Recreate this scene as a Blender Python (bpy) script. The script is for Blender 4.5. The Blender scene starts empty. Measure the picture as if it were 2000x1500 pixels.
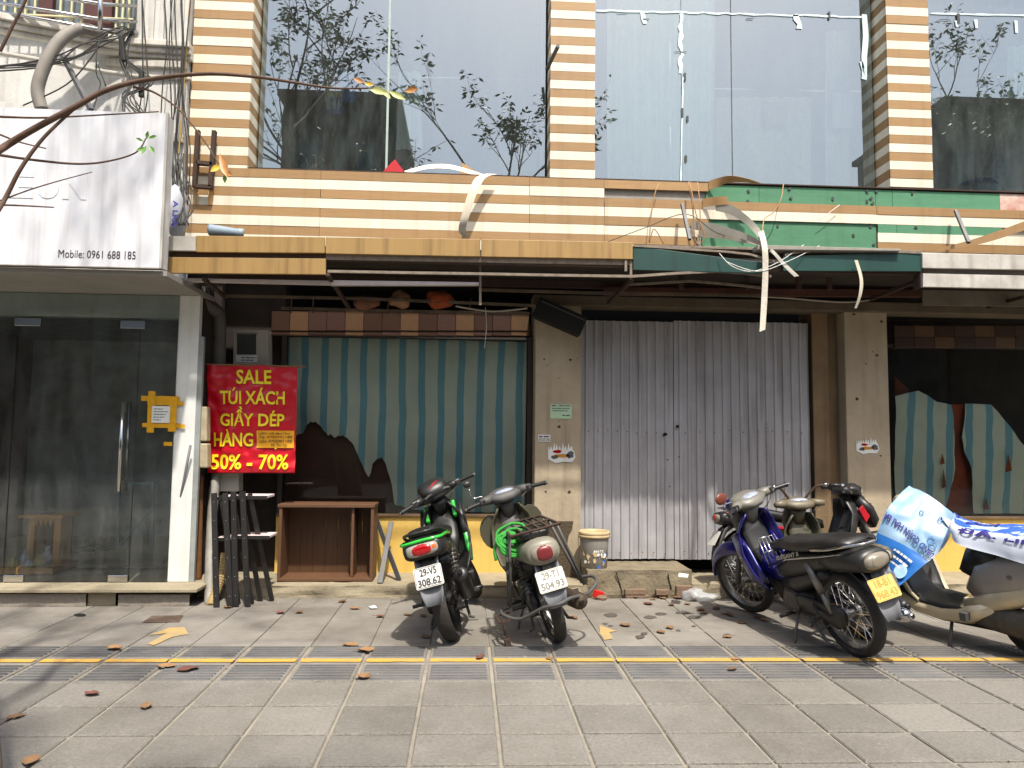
import bpy, math, random
from mathutils import Vector, Matrix, noise
random.seed(7)
S=bpy.context.scene
COL=S.collection
# ---------------------------------------------------------------- camera, sky, sun, exposure
F=1440.0; HC=1.42; PITCH=math.radians(4.25); YAW=math.radians(3.4); ROLL=.0105
CR=Matrix.Rotation(-YAW,3,'Z')@Matrix.Rotation(math.pi/2+PITCH,3,'X')@Matrix.Rotation(ROLL,3,'Z')
CC=Vector((0,0,HC))
cam=bpy.data.cameras.new('camera'); co=bpy.data.objects.new('camera',cam); COL.objects.link(co)
cam.sensor_width=36; cam.lens=36*F/2000; cam.clip_start=.05; cam.clip_end=2000
co.matrix_world=Matrix.Translation(CC)@CR.to_4x4(); S.camera=co
SUNV=Vector((-.12,.52,-1)).normalized()          # direction the light travels
w=bpy.data.worlds.new('World'); S.world=w; w.use_nodes=True
nt=w.node_tree; bg=nt.nodes['Background']; sky=nt.nodes.new('ShaderNodeTexSky'); sky.sky_type='NISHITA'
sky.sun_disc=False; sky.sun_elevation=math.asin(-SUNV.z); sky.sun_rotation=math.atan2(-SUNV.x,-SUNV.y)
sky.air_density=1.3; sky.dust_density=5; sky.ozone_density=1.2
nt.links.new(sky.outputs[0],bg.inputs[0]); bg.inputs[1].default_value=.15
sl=bpy.data.lights.new('sun','SUN'); sl.energy=4.0; sl.angle=math.radians(1.5); sl.color=(1,.94,.84)
so=bpy.data.objects.new('sun',sl); COL.objects.link(so); so.rotation_euler=SUNV.to_track_quat('-Z','Y').to_euler(); so.location=(2,-8,14)
S.view_settings.view_transform='Standard'; S.view_settings.look='None'; S.view_settings.exposure=.62; S.view_settings.gamma=1
S.render.engine='CYCLES'; S.cycles.max_bounces=8; S.cycles.transparent_max_bounces=12
S.render.resolution_x=1024; S.render.resolution_y=768
# ---------------------------------------------------------------- pixel helpers (photo pixels -> directions)
def ray(x,y): return CR@Vector(((x-1000)/F,-(y-750)/F,-1))
def W(x,y,Y): d=ray(x,y); return CC+d*(Y/d.y)
def G(x,y,z=0): d=ray(x,y); return CC+d*((z-HC)/d.z)
def WX(x,Y,y=800): return W(x,y,Y).x
def WZ(x,y,Y): return W(x,y,Y).z
# ---------------------------------------------------------------- materials
def hx(h): 
    c=[int(h[i:i+2],16)/255 for i in (0,2,4)]
    return tuple((v/12.92 if v<=.04045 else ((v+.055)/1.055)**2.4) for v in c)
MATS={}
def M(name,col,rough=.7,metal=0,var=.18,scale=5,col2=None,amt=.5,bump=0,bscale=40,rnd=0,streak=0,spec=.5,stretch=None,coat=0,glow=0,trans=0,mott=0):
    if name in MATS: return MATS[name]
    m=bpy.data.materials.new(name); m.use_nodes=True; t=m.node_tree; N=t.nodes; L=t.links
    b=N['Principled BSDF']; c=hx(col) if isinstance(col,str) else col
    b.inputs['Roughness'].default_value=rough; b.inputs['Metallic'].default_value=metal
    b.inputs['Specular IOR Level'].default_value=spec; b.inputs['Coat Weight'].default_value=coat
    if trans: b.inputs['Transmission Weight'].default_value=trans
    geo=N.new('ShaderNodeNewGeometry'); src=geo.outputs['Position']
    if stretch:
        mp=N.new('ShaderNodeMapping'); mp.inputs['Scale'].default_value=stretch; L.new(src,mp.inputs[0]); src=mp.outputs[0]
    nz=N.new('ShaderNodeTexNoise'); nz.inputs['Scale'].default_value=scale; nz.inputs['Detail'].default_value=6; nz.inputs['Roughness'].default_value=.62; L.new(src,nz.inputs['Vector'])
    mx=N.new('ShaderNodeMix'); mx.data_type='RGBA'
    rp=N.new('ShaderNodeMapRange'); rp.inputs[1].default_value=.5-.5*amt*.6; rp.inputs[2].default_value=.5+.5*amt*.6; L.new(nz.outputs[0],rp.inputs[0]); L.new(rp.outputs[0],mx.inputs[0])
    if col2: a_=c; b_=hx(col2) if isinstance(col2,str) else col2
    else: a_=tuple(v*(1-var) for v in c); b_=tuple(min(1,v*(1+var)) for v in c)
    mx.inputs[6].default_value=(*a_,1); mx.inputs[7].default_value=(*b_,1); out=mx.outputs[2]
    if streak:
        mp2=N.new('ShaderNodeMapping'); mp2.inputs['Scale'].default_value=(9,9,.5); L.new(geo.outputs['Position'],mp2.inputs[0])
        n2=N.new('ShaderNodeTexNoise'); n2.inputs['Scale'].default_value=1.6; n2.inputs['Detail'].default_value=5; L.new(mp2.outputs[0],n2.inputs['Vector'])
        r2=N.new('ShaderNodeMapRange'); r2.inputs[1].default_value=.5; r2.inputs[2].default_value=.72; r2.inputs[4].default_value=streak; L.new(n2.outputs[0],r2.inputs[0])
        m2=N.new('ShaderNodeMix'); m2.data_type='RGBA'; m2.blend_type='MULTIPLY'; L.new(r2.outputs[0],m2.inputs[0]); L.new(out,m2.inputs[6]); m2.inputs[7].default_value=(.34,.29,.22,1); out=m2.outputs[2]
    if mott:
        n4=N.new('ShaderNodeTexNoise'); n4.inputs['Scale'].default_value=.9; n4.inputs['Detail'].default_value=9; n4.inputs['Roughness'].default_value=.7; L.new(geo.outputs['Position'],n4.inputs['Vector'])
        r4=N.new('ShaderNodeMapRange'); r4.inputs[1].default_value=.42; r4.inputs[2].default_value=.66; r4.inputs[4].default_value=mott; L.new(n4.outputs[0],r4.inputs[0])
        m4=N.new('ShaderNodeMix'); m4.data_type='RGBA'; m4.blend_type='MULTIPLY'; L.new(r4.outputs[0],m4.inputs[0]); L.new(out,m4.inputs[6]); m4.inputs[7].default_value=(.45,.42,.38,1); out=m4.outputs[2]
    if rnd:
        oi=N.new('ShaderNodeObjectInfo'); hs=N.new('ShaderNodeHueSaturation'); r3=N.new('ShaderNodeMapRange'); r3.inputs[3].default_value=1-rnd; r3.inputs[4].default_value=1+rnd
        L.new(oi.outputs['Random'],r3.inputs[0]); L.new(r3.outputs[0],hs.inputs['Value']); L.new(out,hs.inputs['Color']); out=hs.outputs[0]
    L.new(out,b.inputs['Base Color'])
    if bump:
        nb=N.new('ShaderNodeTexNoise'); nb.inputs['Scale'].default_value=bscale; nb.inputs['Detail'].default_value=5; L.new(src,nb.inputs['Vector'])
        bp=N.new('ShaderNodeBump'); bp.inputs['Strength'].default_value=min(1,bump); bp.inputs['Distance'].default_value=.01*max(1,bump); L.new(nb.outputs[0],bp.inputs['Height']); L.new(bp.outputs[0],b.inputs['Normal'])
    if glow:
        b.inputs['Emission Color'].default_value=(*c,1); b.inputs['Emission Strength'].default_value=glow
    MATS[name]=m; return m
def glassmat(name,refl,tint,dirt=.05,dcol='b8c0b8',rough=.0):
    m=bpy.data.materials.new(name); m.use_nodes=True; t=m.node_tree; N=t.nodes; L=t.links
    for n in list(N):
        if n.type=='BSDF_PRINCIPLED': N.remove(n)
    o=[n for n in N if n.type=='OUTPUT_MATERIAL'][0]
    gl=N.new('ShaderNodeBsdfGlossy'); gl.inputs['Roughness'].default_value=rough; gl.inputs['Color'].default_value=(.86,.93,.95,1)
    tr=N.new('ShaderNodeBsdfTransparent'); tr.inputs['Color'].default_value=(*hx(tint),1)
    df=N.new('ShaderNodeBsdfDiffuse'); df.inputs['Color'].default_value=(*hx(dcol),1)
    fr=N.new('ShaderNodeFresnel'); fr.inputs['IOR'].default_value=1.5
    ad=N.new('ShaderNodeMath'); ad.operation='ADD'; ad.use_clamp=True; ad.inputs[1].default_value=refl; L.new(fr.outputs[0],ad.inputs[0])
    m1=N.new('ShaderNodeMixShader'); L.new(ad.outputs[0],m1.inputs[0]); L.new(tr.outputs[0],m1.inputs[1]); L.new(gl.outputs[0],m1.inputs[2])
    geo=N.new('ShaderNodeNewGeometry'); mp=N.new('ShaderNodeMapping'); mp.inputs['Scale'].default_value=(5,5,1.1); L.new(geo.outputs['Position'],mp.inputs[0])
    nz=N.new('ShaderNodeTexNoise'); nz.inputs['Scale'].default_value=1.5; nz.inputs['Detail'].default_value=8; nz.inputs['Roughness'].default_value=.7; L.new(mp.outputs[0],nz.inputs['Vector'])
    rp=N.new('ShaderNodeMapRange'); rp.inputs[1].default_value=.4; rp.inputs[2].default_value=.75; rp.inputs[3].default_value=dirt*.3; rp.inputs[4].default_value=dirt*2; L.new(nz.outputs[0],rp.inputs[0])
    m2=N.new('ShaderNodeMixShader'); L.new(rp.outputs[0],m2.inputs[0]); L.new(m1.outputs[0],m2.inputs[1]); L.new(df.outputs[0],m2.inputs[2])
    L.new(m2.outputs[0],o.inputs['Surface']); MATS[name]=m; return m
def uvmat(name,build,rough=.6,spec=.4,bump=0,bscale=60):
    """material coloured from the UV map; build(N,L,u,v) returns a colour socket"""
    m=bpy.data.materials.new(name); m.use_nodes=True; N=m.node_tree.nodes; L=m.node_tree.links; b=N['Principled BSDF']
    b.inputs['Roughness'].default_value=rough; b.inputs['Specular IOR Level'].default_value=spec
    tc=N.new('ShaderNodeTexCoord'); sx=N.new('ShaderNodeSeparateXYZ'); L.new(tc.outputs['UV'],sx.inputs[0])
    L.new(build(N,L,sx.outputs[0],sx.outputs[1]),b.inputs['Base Color'])
    if bump:
        nb=N.new('ShaderNodeTexNoise'); nb.inputs['Scale'].default_value=bscale; bp=N.new('ShaderNodeBump'); bp.inputs['Strength'].default_value=bump; bp.inputs['Distance'].default_value=.01
        L.new(tc.outputs['Object'],nb.inputs['Vector']); L.new(nb.outputs[0],bp.inputs['Height']); L.new(bp.outputs[0],b.inputs['Normal'])
    MATS[name]=m; return m
def mixc(N,L,fac,a,b):
    mx=N.new('ShaderNodeMix'); mx.data_type='RGBA'
    if isinstance(fac,(int,float)): mx.inputs[0].default_value=fac
    else: L.new(fac,mx.inputs[0])
    for i,c in ((6,a),(7,b)):
        if isinstance(c,tuple): mx.inputs[i].default_value=(*c,1)
        else: L.new(c,mx.inputs[i])
    return mx.outputs[2]
def mth(N,L,op,a,b=None,c=None):
    n=N.new('ShaderNodeMath'); n.operation=op
    for i,v in enumerate((a,b,c)):
        if v is None: continue
        if isinstance(v,(int,float)): n.inputs[i].default_value=v
        else: L.new(v,n.inputs[i])
    return n.outputs[0]
def nzs(N,L,scale,detail=5,coord='UV',stretch=(1,1,1)):
    tc=N.new('ShaderNodeTexCoord'); mp=N.new('ShaderNodeMapping'); mp.inputs['Scale'].default_value=stretch; L.new(tc.outputs[coord],mp.inputs[0])
    n=N.new('ShaderNodeTexNoise'); n.inputs['Scale'].default_value=scale; n.inputs['Detail'].default_value=detail; L.new(mp.outputs[0],n.inputs['Vector']); return n.outputs[0]
# ---------------------------------------------------------------- geometry helpers: each returns (verts, faces)
def bx(x0,x1,y0,y1,z0,z1):
    v=[(x,y,z) for z in (z0,z1) for y in (y0,y1) for x in (x0,x1)]
    return v,[(0,2,3,1),(4,5,7,6),(0,1,5,4),(2,6,7,3),(0,4,6,2),(1,3,7,5)]
def cb(c,s,m=None):
    v,f=bx(-s[0]/2,s[0]/2,-s[1]/2,s[1]/2,-s[2]/2,s[2]/2); c=Vector(c)
    return [tuple((m@Vector(p) if m else Vector(p))+c) for p in v],f
def bar(a,b,wd,dp,up=(0,0,1)):
    a=Vector(a); b=Vector(b); d=(b-a); l=d.length; d.normalize(); u=Vector(up)
    if abs(d.dot(u))>.97: u=Vector((0,1,0))
    s=d.cross(u).normalized(); n=s.cross(d)
    v=[]
    for p in (a,b):
        for i,j in ((-1,-1),(1,-1),(1,1),(-1,1)): v.append(tuple(p+s*(wd/2*i)+n*(dp/2*j)))
    return v,[(0,1,2,3),(7,6,5,4),(0,4,5,1),(1,5,6,2),(2,6,7,3),(3,7,4,0)]
def tube(path,r,n=8,cap=True):
    P=[Vector(p) for p in path]; R=r if isinstance(r,(list,tuple)) else [r]*len(P)
    v=[];f=[];T=[]
    for i in range(len(P)):
        d=(P[min(i+1,len(P)-1)]-P[max(i-1,0)]); T.append(d.normalized() if d.length>1e-9 else Vector((0,0,1)))
    u=T[0].orthogonal().normalized()
    for i,p in enumerate(P):
        u=(u-T[i]*u.dot(T[i])); u=u.normalized() if u.length>1e-6 else T[i].orthogonal().normalized()
        q=T[i].cross(u)
        for k in range(n):
            a=2*math.pi*k/n; v.append(tuple(p+(u*math.cos(a)+q*math.sin(a))*R[i]))
    for i in range(len(P)-1):
        for k in range(n): f.append((i*n+k,i*n+(k+1)%n,(i+1)*n+(k+1)%n,(i+1)*n+k))
    if cap: f.append(tuple(range(n-1,-1,-1))); f.append(tuple(range((len(P)-1)*n,len(P)*n)))
    return v,f
def cr(p0,p1,p2,p3,t): 
    return .5*((2*p1)+(p2-p0)*t+(2*p0-5*p1+4*p2-p3)*t*t+(3*p1-p0-3*p2+p3)*t**3)
def curve(pts,n=6):
    P=[Vector(p) for p in pts]; o=[]
    for i in range(len(P)-1):
        a=P[max(i-1,0)];b=P[i];c=P[i+1];d=P[min(i+2,len(P)-1)]
        for k in range(n): o.append(cr(a,b,c,d,k/n))
    o.append(P[-1]); return o
def lathe(prof,n=20,c=(0,0,0),axis='Z',cap=True):
    v=[];f=[]
    for r,h in prof:
        for k in range(n):
            a=2*math.pi*k/n; x,y=r*math.cos(a),r*math.sin(a)
            p={'Z':(x,y,h),'Y':(x,h,y),'X':(h,x,y)}[axis]; v.append((p[0]+c[0],p[1]+c[1],p[2]+c[2]))
    m=len(prof)
    for i in range(m-1):
        for k in range(n): f.append((i*n+k,i*n+(k+1)%n,(i+1)*n+(k+1)%n,(i+1)*n+k))
    if cap and prof[0][0]>1e-6: f.append(tuple(range(n-1,-1,-1)))
    if cap and prof[-1][0]>1e-6: f.append(tuple(range((m-1)*n,m*n)))
    return v,f
def prism(poly,fn,th):
    """poly 2d, fn(a,b,t)->3d ; t in 0..th"""
    n=len(poly); v=[fn(a,b,0) for a,b in poly]+[fn(a,b,th) for a,b in poly]
    return [tuple(p) for p in v],[tuple(range(n-1,-1,-1)),tuple(range(n,2*n))]+[(i,(i+1)%n,n+(i+1)%n,n+i) for i in range(n)]
def loft(sec,n=16,e=2.6,y0=0):
    """sections (x,z,half width,half height) along a path in the xz plane, superellipse rings"""
    v=[];f=[];m=len(sec)
    for i,s in enumerate(sec):
        a=sec[max(i-1,0)];b=sec[min(i+1,m-1)]; d=Vector((b[0]-a[0],b[1]-a[1])); d=d.normalized() if d.length>1e-6 else Vector((1,0)); nx,nz=-d.y,d.x
        for k in range(n):
            t=2*math.pi*k/n; c_,s_=math.cos(t),math.sin(t)
            yy=math.copysign(abs(c_)**(2/e),c_)*s[2]; hh=math.copysign(abs(s_)**(2/e),s_)*s[3]
            v.append((s[0]+nx*hh,yy+y0+(s[4] if len(s)>4 else 0),s[1]+nz*hh))
    for i in range(m-1):
        for k in range(n): f.append((i*n+k,i*n+(k+1)%n,(i+1)*n+(k+1)%n,(i+1)*n+k))
    f.append(tuple(range(n-1,-1,-1))); f.append(tuple(range((m-1)*n,m*n)))
    return v,f
def grid(nu,nv,fn):
    v=[tuple(fn(i/nu,j/nv)) for j in range(nv+1) for i in range(nu+1)]
    return v,[(j*(nu+1)+i,j*(nu+1)+i+1,(j+1)*(nu+1)+i+1,(j+1)*(nu+1)+i) for j in range(nv) for i in range(nu)]
def ball(c,r,n=10,m=7):
    r=r if isinstance(r,(list,tuple)) else (r,r,r)
    pr=[(math.sin(math.pi*i/m),-math.cos(math.pi*i/m)) for i in range(m+1)]
    v,f=lathe(pr,n); return [(c[0]+p[0]*r[0],c[1]+p[1]*r[1],c[2]+p[2]*r[2]) for p in v],f
def tf(s,m): return [tuple(m@Vector(p)) for p in s[0]],s[1]
def merge(ss):
    v=[];f=[]
    for a,b in ss:
        o=len(v); v+=[tuple(p) for p in a]; f+=[tuple(i+o for i in q) for q in b]
    return v,f
class Patch:
    def __init__(s,rows): s.P=[[Vector(p) for p in r] for r in rows]
    @staticmethod
    def _c(L,t):
        n=len(L)-1; t=min(max(t,0),1)*n; i=min(int(t),n-1); k=t-i
        return cr(L[max(i-1,0)],L[i],L[i+1],L[min(i+2,n)],k)
    def __call__(s,u,v): return s._c([s._c(r,u) for r in s.P],v)
    def nrm(s,u,v):
        e=.01; a=s(min(u+e,1),v)-s(max(u-e,0),v); b=s(u,min(v+e,1))-s(u,max(v-e,0)); n=a.cross(b); return n.normalized()
# ---------------------------------------------------------------- objects
def ob(name,s,mat,parent=None,smooth=False,bev=0,sol=0,uv=None,sub=0,keep=False,ang=None):
    if isinstance(s,list): s=merge(s)
    V=[Vector(p) for p in s[0]]
    if keep: c=Vector((0,0,0)); base=Vector((0,0,0))
    else:
        lo=Vector([min(p[i] for p in V) for i in range(3)]); hi=Vector([max(p[i] for p in V) for i in range(3)]); c=(lo+hi)/2
        if parent is None: c.z=lo.z
        base=parent['_w'] if parent is not None and '_w' in parent else Vector((0,0,0))
        base=Vector(base)
    me=bpy.data.meshes.new(name); me.from_pydata([tuple(p-c) for p in V],[],s[1]); me.update()
    if uv:
        ul=me.uv_layers.new(name='UVMap')
        for l in me.loops: ul.data[l.index].uv=uv[l.vertex_index]
    for m in (mat if isinstance(mat,(list,tuple)) else [mat]): me.materials.append(m)
    o=bpy.data.objects.new(name,me); COL.objects.link(o); o.location=c-base
    if parent is not None: o.parent=parent
    o['_w']=tuple(c)
    if smooth: me.shade_smooth()
    if ang: 
        me.shade_smooth(); me.set_sharp_from_angle(angle=math.radians(ang))
    if bev:
        b=o.modifiers.new('b','BEVEL'); b.width=bev; b.segments=2; b.limit_method='ANGLE'; b.angle_limit=math.radians(40)
    if sol:
        b=o.modifiers.new('s','SOLIDIFY'); b.thickness=sol; b.offset=0
    if sub:
        b=o.modifiers.new('u','SUBSURF'); b.levels=sub; b.render_levels=sub
    return o
def glasspane(name,x0,x1,y0,y1,z0,z1,mat,parent):
    o=ob(name,bx(x0,x1,y0,y1,z0,z1),[M_CLEAR,mat],parent)
    o.data.polygons[2].material_index=1      # the street side carries the reflection
    return o
M_CLEAR=bpy.data.materials.new('clear glass body'); M_CLEAR.use_nodes=True
_n=M_CLEAR.node_tree; _n.nodes.remove(_n.nodes['Principled BSDF']); _t=_n.nodes.new('ShaderNodeBsdfTransparent'); _t.inputs[0].default_value=(.96,.98,.97,1); _n.links.new(_t.outputs[0],[n for n in _n.nodes if n.type=='OUTPUT_MATERIAL'][0].inputs['Surface'])
def tag(o,label,cat,group=None):
    o['label']=label; o['category']=cat
    if group: o['group']=group
    return o
def thing(name,label,cat,loc=(0,0,0),group=None):
    o=bpy.data.objects.new(name,None); COL.objects.link(o); o.location=loc; o['_w']=tuple(loc); o.empty_display_size=.1
    return tag(o,label,cat,group)
def struct(o): o['kind']='structure'; return o
def copy(o,loc,parent=None,rot=None,scale=None):
    c=o.copy(); COL.objects.link(c); c.location=loc
    if parent is not None: c.parent=parent
    if rot is not None: c.rotation_euler=rot
    if scale is not None: c.scale=scale
    return c
_tc={}
def textmesh(s,size=1,bold=0,xs=1,align='LEFT'):
    k=(s,size,bold,xs,align)
    if k not in _tc:
        cu=bpy.data.curves.new('t','FONT'); cu.body=s; cu.size=size; cu.offset=bold; cu.align_x=align; cu.resolution_u=3
        o=bpy.data.objects.new('t',cu); COL.objects.link(o); dg=bpy.context.evaluated_depsgraph_get()
        me=bpy.data.meshes.new_from_object(o.evaluated_get(dg))
        _tc[k]=([(p.co.x*xs,p.co.y) for p in me.vertices],[tuple(q.vertices) for q in me.polygons])
        bpy.data.objects.remove(o); bpy.data.meshes.remove(me)
    return _tc[k]
def text_fit(s,fn,w,h,bold=.0,cut=0):
    """text scaled to the box w x h in (a,b), fn(a,b)->3d"""
    v,f=textmesh(s,1,bold); x0=min(p[0] for p in v);x1=max(p[0] for p in v);y0=min(p[1] for p in v);y1=max(p[1] for p in v)
    P=[((p[0]-x0)/(x1-x0)*w,(p[1]-y0)/(y1-y0)*h) for p in v]
    return [tuple(fn(a,b)) for a,b in P],f

def scrib(fn,w,h):
    """a line of print too small to read: word-long ink dashes in the box w x h"""
    V=[];Fc=[];x=0
    while x<w*.97:
        l=min(w-x,h*random.uniform(1.2,3.2)); o=len(V); V+=[tuple(fn(a,b)) for a,b in ((x,h*.15),(x+l,h*.15),(x+l,h*.8),(x,h*.8))]; Fc.append((o,o+1,o+2,o+3)); x+=l+h*.5
    return V,Fc
# ================================================================ pavement, road, ground
m_grout=M('grout','827c70',.95,var=.2,scale=3,bump=.3,bscale=60)
m_slab=M('paving stone','5d5a55',.85,scale=48,col2='8d8981',amt=1.5,bump=.9,bscale=110,rnd=.13,mott=.55)
m_slab2=M('smooth paving','68655f',.88,scale=1.9,col2='8d8880',amt=1.7,bump=.3,bscale=40,rnd=.06,mott=.8)
m_tact=M('ribbed paving','262b35',.7,scale=3,col2='605e5a',amt=1.2,bump=.4,bscale=60,rnd=.38,mott=.4)
m_paint=M('worn yellow paint','cf9a1c',.85,scale=9,col2='94825a',amt=1.3,bump=.3)
m_paint2=M('faded yellow paint','b3934c',.88,scale=9,col2='857c6a',amt=1.2)
m_asph=M('asphalt','4a4947',.9,var=.15,bump=.4)
m_stain=M('oil stain','4d4842',.6,var=.2)
SH=-.0195
def shx(x): return SH*(x-.3)
gr=struct(ob('ground',bx(-300,300,-300,300,-.5,-.3),M('earth','6b6558',.95)))
rd=struct(ob('road',bx(-60,60,-13,-1.6,-.29,-.14),m_asph))
pv=struct(ob('pavement',bx(-14,16,-1.45,6.8,-.28,-.011),m_grout))
kb=struct(ob('kerb',bx(-14,16,-1.6,-1.452,-.28,.0),M('kerb stone','8f8a80',.9,bump=.3)))
PW=Vector(pv['_w'])
def slabmesh(w,d,t,mat,rib=0,bev=.006):
    P=[]
    z=0
    v=[(-w/2,-d/2-SH*w/2,-.02),(w/2,-d/2+SH*w/2,-.02),(w/2,d/2+SH*w/2,-.02),(-w/2,d/2-SH*w/2,-.02)]
    top=[(x*(1-2*bev/w),y*(1-2*bev/d),0) for x,y,_ in v]; mid=[(x,y,-bev) for x,y,_ in v]
    V=v+mid+top; Fc=[(0,3,2,1),(8,9,10,11)]+[(i,(i+1)%4,4+(i+1)%4,4+i) for i in range(4)]+[(4+i,4+(i+1)%4,8+(i+1)%4,8+i) for i in range(4)]
    P.append((V,Fc))
    if rib:
        pitch=(d-.03)/rib
        for k in range(rib):
            y=-d/2+.015+pitch*(k+.5); a=w/2-.018; b=pitch*.30; c=b*.55
            q=[(-a,y-b),(a,y-b),(a,y+b),(-a,y+b)]; u=[(-a+.006,y-c),(a-.006,y-c),(a-.006,y+c),(-a+.006,y+c)]
            q=[(x,yy+SH*x,-.001) for x,yy in q]; u=[(x,yy+SH*x,.006) for x,yy in u]
            P.append((q+u,[(4,5,6,7)]+[(i,(i+1)%4,4+(i+1)%4,4+i) for i in range(4)]))
    V,Fc=merge(P); me=bpy.data.meshes.new('slab'); me.from_pydata(V,[],Fc); me.materials.append(mat); me.update(); 
    if rib:
        me.materials.append(m_slab)
        for p in me.polygons:
            if p.index<10: p.material_index=1
    return me
def lay(me,x,y,name='slab',tilt=.004):
    o=bpy.data.objects.new(name,me); COL.objects.link(o); o.parent=pv
    o.location=Vector((x,y+shx(x),random.uniform(-.0012,.0012)))-PW; o.rotation_euler=(random.uniform(-tilt,tilt),random.uniform(-tilt,tilt),random.uniform(-.004,.004)); return o
XJ=.169; PX=.4045
rows=[(2.56,2.945,0),(2.945,3.328,0),(3.328,3.672,0),(3.672,4.056,0),(4.056,4.439,0),(4.439,4.778,1),(4.778,4.902,3),(4.902,5.182,2),(5.182,5.56,4),(5.56,5.95,4),(5.95,6.34,4),(6.34,6.70,4)]
for y0,y1,kind in rows:
    d=y1-y0; 
    me={0:lambda:slabmesh(PX-.017,d-.019,.02,m_slab),1:lambda:slabmesh(PX-.022,d-.010,.02,m_tact,6),2:lambda:slabmesh(PX-.022,d-.008,.02,m_tact,5),3:lambda:slabmesh(PX-.02,d-.006,.02,m_slab2),4:lambda:slabmesh(PX-.007,d-.005,.02,m_slab2,bev=.002)}[kind]()
    for k in range(-14,13):
        xc=XJ+PX*(k+.5)
        if abs(xc)>1.1+(y1)*.74: continue
        lay(me,xc,(y0+y1)/2,tilt=.003 if kind in(0,) else .0012)
# painted line and arrows
lm=None
for k in range(-10,11):
    xc=XJ+PX*(k+.5); a=PX/2-random.choice((.004,.012,.02)); yc=4.838; h=.032
    poly=[]
    for t in range(9): poly.append((xc-a+2*a*t/8,yc-h+random.uniform(-.004,.004)))
    for t in range(8,-1,-1): poly.append((xc-a+2*a*t/8,yc+h+random.uniform(-.004,.004)))
    ob('yellow_line',prism(poly,lambda p,q,t:(p,q+shx(p),.0045+t),.002),m_paint,pv)
def gpoly(pxs,z=.004,th=.002): 
    P=[G(*p) for p in pxs]; return prism([(p.x,p.y) for p in P],lambda a,b,t:(a,b,z+t),th)
ob('painted_arrow',gpoly([(288,1259),(326,1238),(290,1242),(330,1227),(360,1226),(368,1240),(352,1242),(335,1246),(300,1262)]),m_paint2,pv)
ob('painted_arrow',gpoly([(1171,1222),(1204,1234),(1190,1236),(1197,1249),(1180,1251),(1172,1240)]),m_paint2,pv)
def blob(cx,cy,rx,ry,n=14,j=.3):
    return [(cx+math.cos(2*math.pi*i/n)*rx*(1+random.uniform(-j,j)),cy+math.sin(2*math.pi*i/n)*ry*(1+random.uniform(-j,j))) for i in range(n)]
for x,y,rx,ry in ((1250,1245,9,4),(1258,1238,7,2.5),(1182,1219,5,1.6),(1192,1223,5,1.4),(1330,1197,14,3),(1290,1200,12,2.6),(1270,1206,12,3),(1355,1206,12,3.2),(1192,1202,14,4),(1420,1241,8,2.2),(1325,1232,5,1.4),(1355,1224,4,1.5)):
    ob('oil_stain',gpoly(blob(x,y,rx,ry),.0035,.001),m_stain,pv)
ob('drain_hole',gpoly(blob(156,1202,12,2.8,j=.03),.003,.002),M('hole black','0a0a0a',.9),pv)
ob('drain_cover',gpoly([(296,1204),(358,1203),(350,1216),(278,1217)],.003,.003),M('rusty iron','5a4a3e',.8,var=.3,scale=20,bump=.4),pv)
gp=[]; rg=random.Random(12)
for i in range(900):
    if i<420: x=rg.uniform(-2.2,4.6); y=6.69-abs(rg.gauss(0,.10))
    elif i<700: x=rg.uniform(-4,4.5); y=rg.uniform(3.2,6.6)
    else: k=rg.randint(-9,10); x=XJ+PX*k+rg.gauss(0,.02); y=rg.uniform(3.3,6.6)
    s=rg.uniform(.002,.0075); a=rg.uniform(0,6.3); c_,s_=math.cos(a)*s,math.sin(a)*s
    gp.append(([(x+c_,y+s_,.001),(x-s_,y+c_,.001),(x-c_*.8,y-s_*.8,.001),(x+s_*.6,y-c_*.6,.001),(x,y,.001+s*.8)],[(0,1,4),(1,2,4),(2,3,4),(3,0,4)]))
gt_=ob('grit',gp,M('grit','6e665a',.95,scale=200,col2='b0a794',amt=2),pv); gt_['kind']='stuff'
# ================================================================ steps and kerb stones
m_conc=M('old concrete','a59a82',.92,scale=4,col2='6e6654',amt=1.3,bump=.8,bscale=25)
m_conc2=M('rough concrete','8c816a',.95,scale=7,col2='4f483b',amt=1.4,bump=1,bscale=35)
m_gran=M('speckled granite','a0978a',.75,scale=60,col2='57514a',amt=2.0,bump=.2,bscale=80)
m_brick=M('old brick','7d6352',.95,scale=18,col2='6a5c4c',amt=1.3,bump=.8,bscale=60)
def rough_box(x0,x1,y0,y1,z0,z1,nx,j,seed=0,nz=4):
    rnd=random.Random(seed)
    def fn(u,v):
        x=x0+(x1-x0)*u
        q=noise.noise(Vector((x*5,v*3,seed)))*j
        if v<=.6:
            t=v/.6; return (x,y0+q+(j if t<.15 else 0)*rnd.uniform(0,1),z0+(z1-z0)*t-(abs(q)*.8 if t>.95 else 0))
        t=(v-.6)/.4; return (x,y0+q*(1-t)+(y1-y0)*t,z1-abs(q)*.8*(1-t))
    return grid(nx,10,fn)
ZL=.11; ZS=.245
st=struct(ob('front_step',rough_box(WX(398,6.72),1.10,6.72,7.5,-.02,ZL,70,.018,1),m_conc))
st2=struct(ob('gate_step',[rough_box(1.10,2.06,6.72,7.5,-.02,ZS,40,.02,2),bx(1.10,1.102,6.73,7.5,-.02,ZS-.01),bx(2.05,2.052,6.75,7.5,-.02,ZS-.02)],m_conc2))
st3=struct(ob('right_step',rough_box(2.06,9,6.70,7.5,-.02,.12,80,.018,3),m_conc))
for x,z,w_,h_ in ((1.53,.055,.19,.05),(1.78,.05,.12,.05),(1.98,.06,.15,.10),(1.55,.012,.22,.025)):
    ob('brick',cb((x,6.705,z),(w_,.06,h_)),m_brick,st2,bev=.006)
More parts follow.
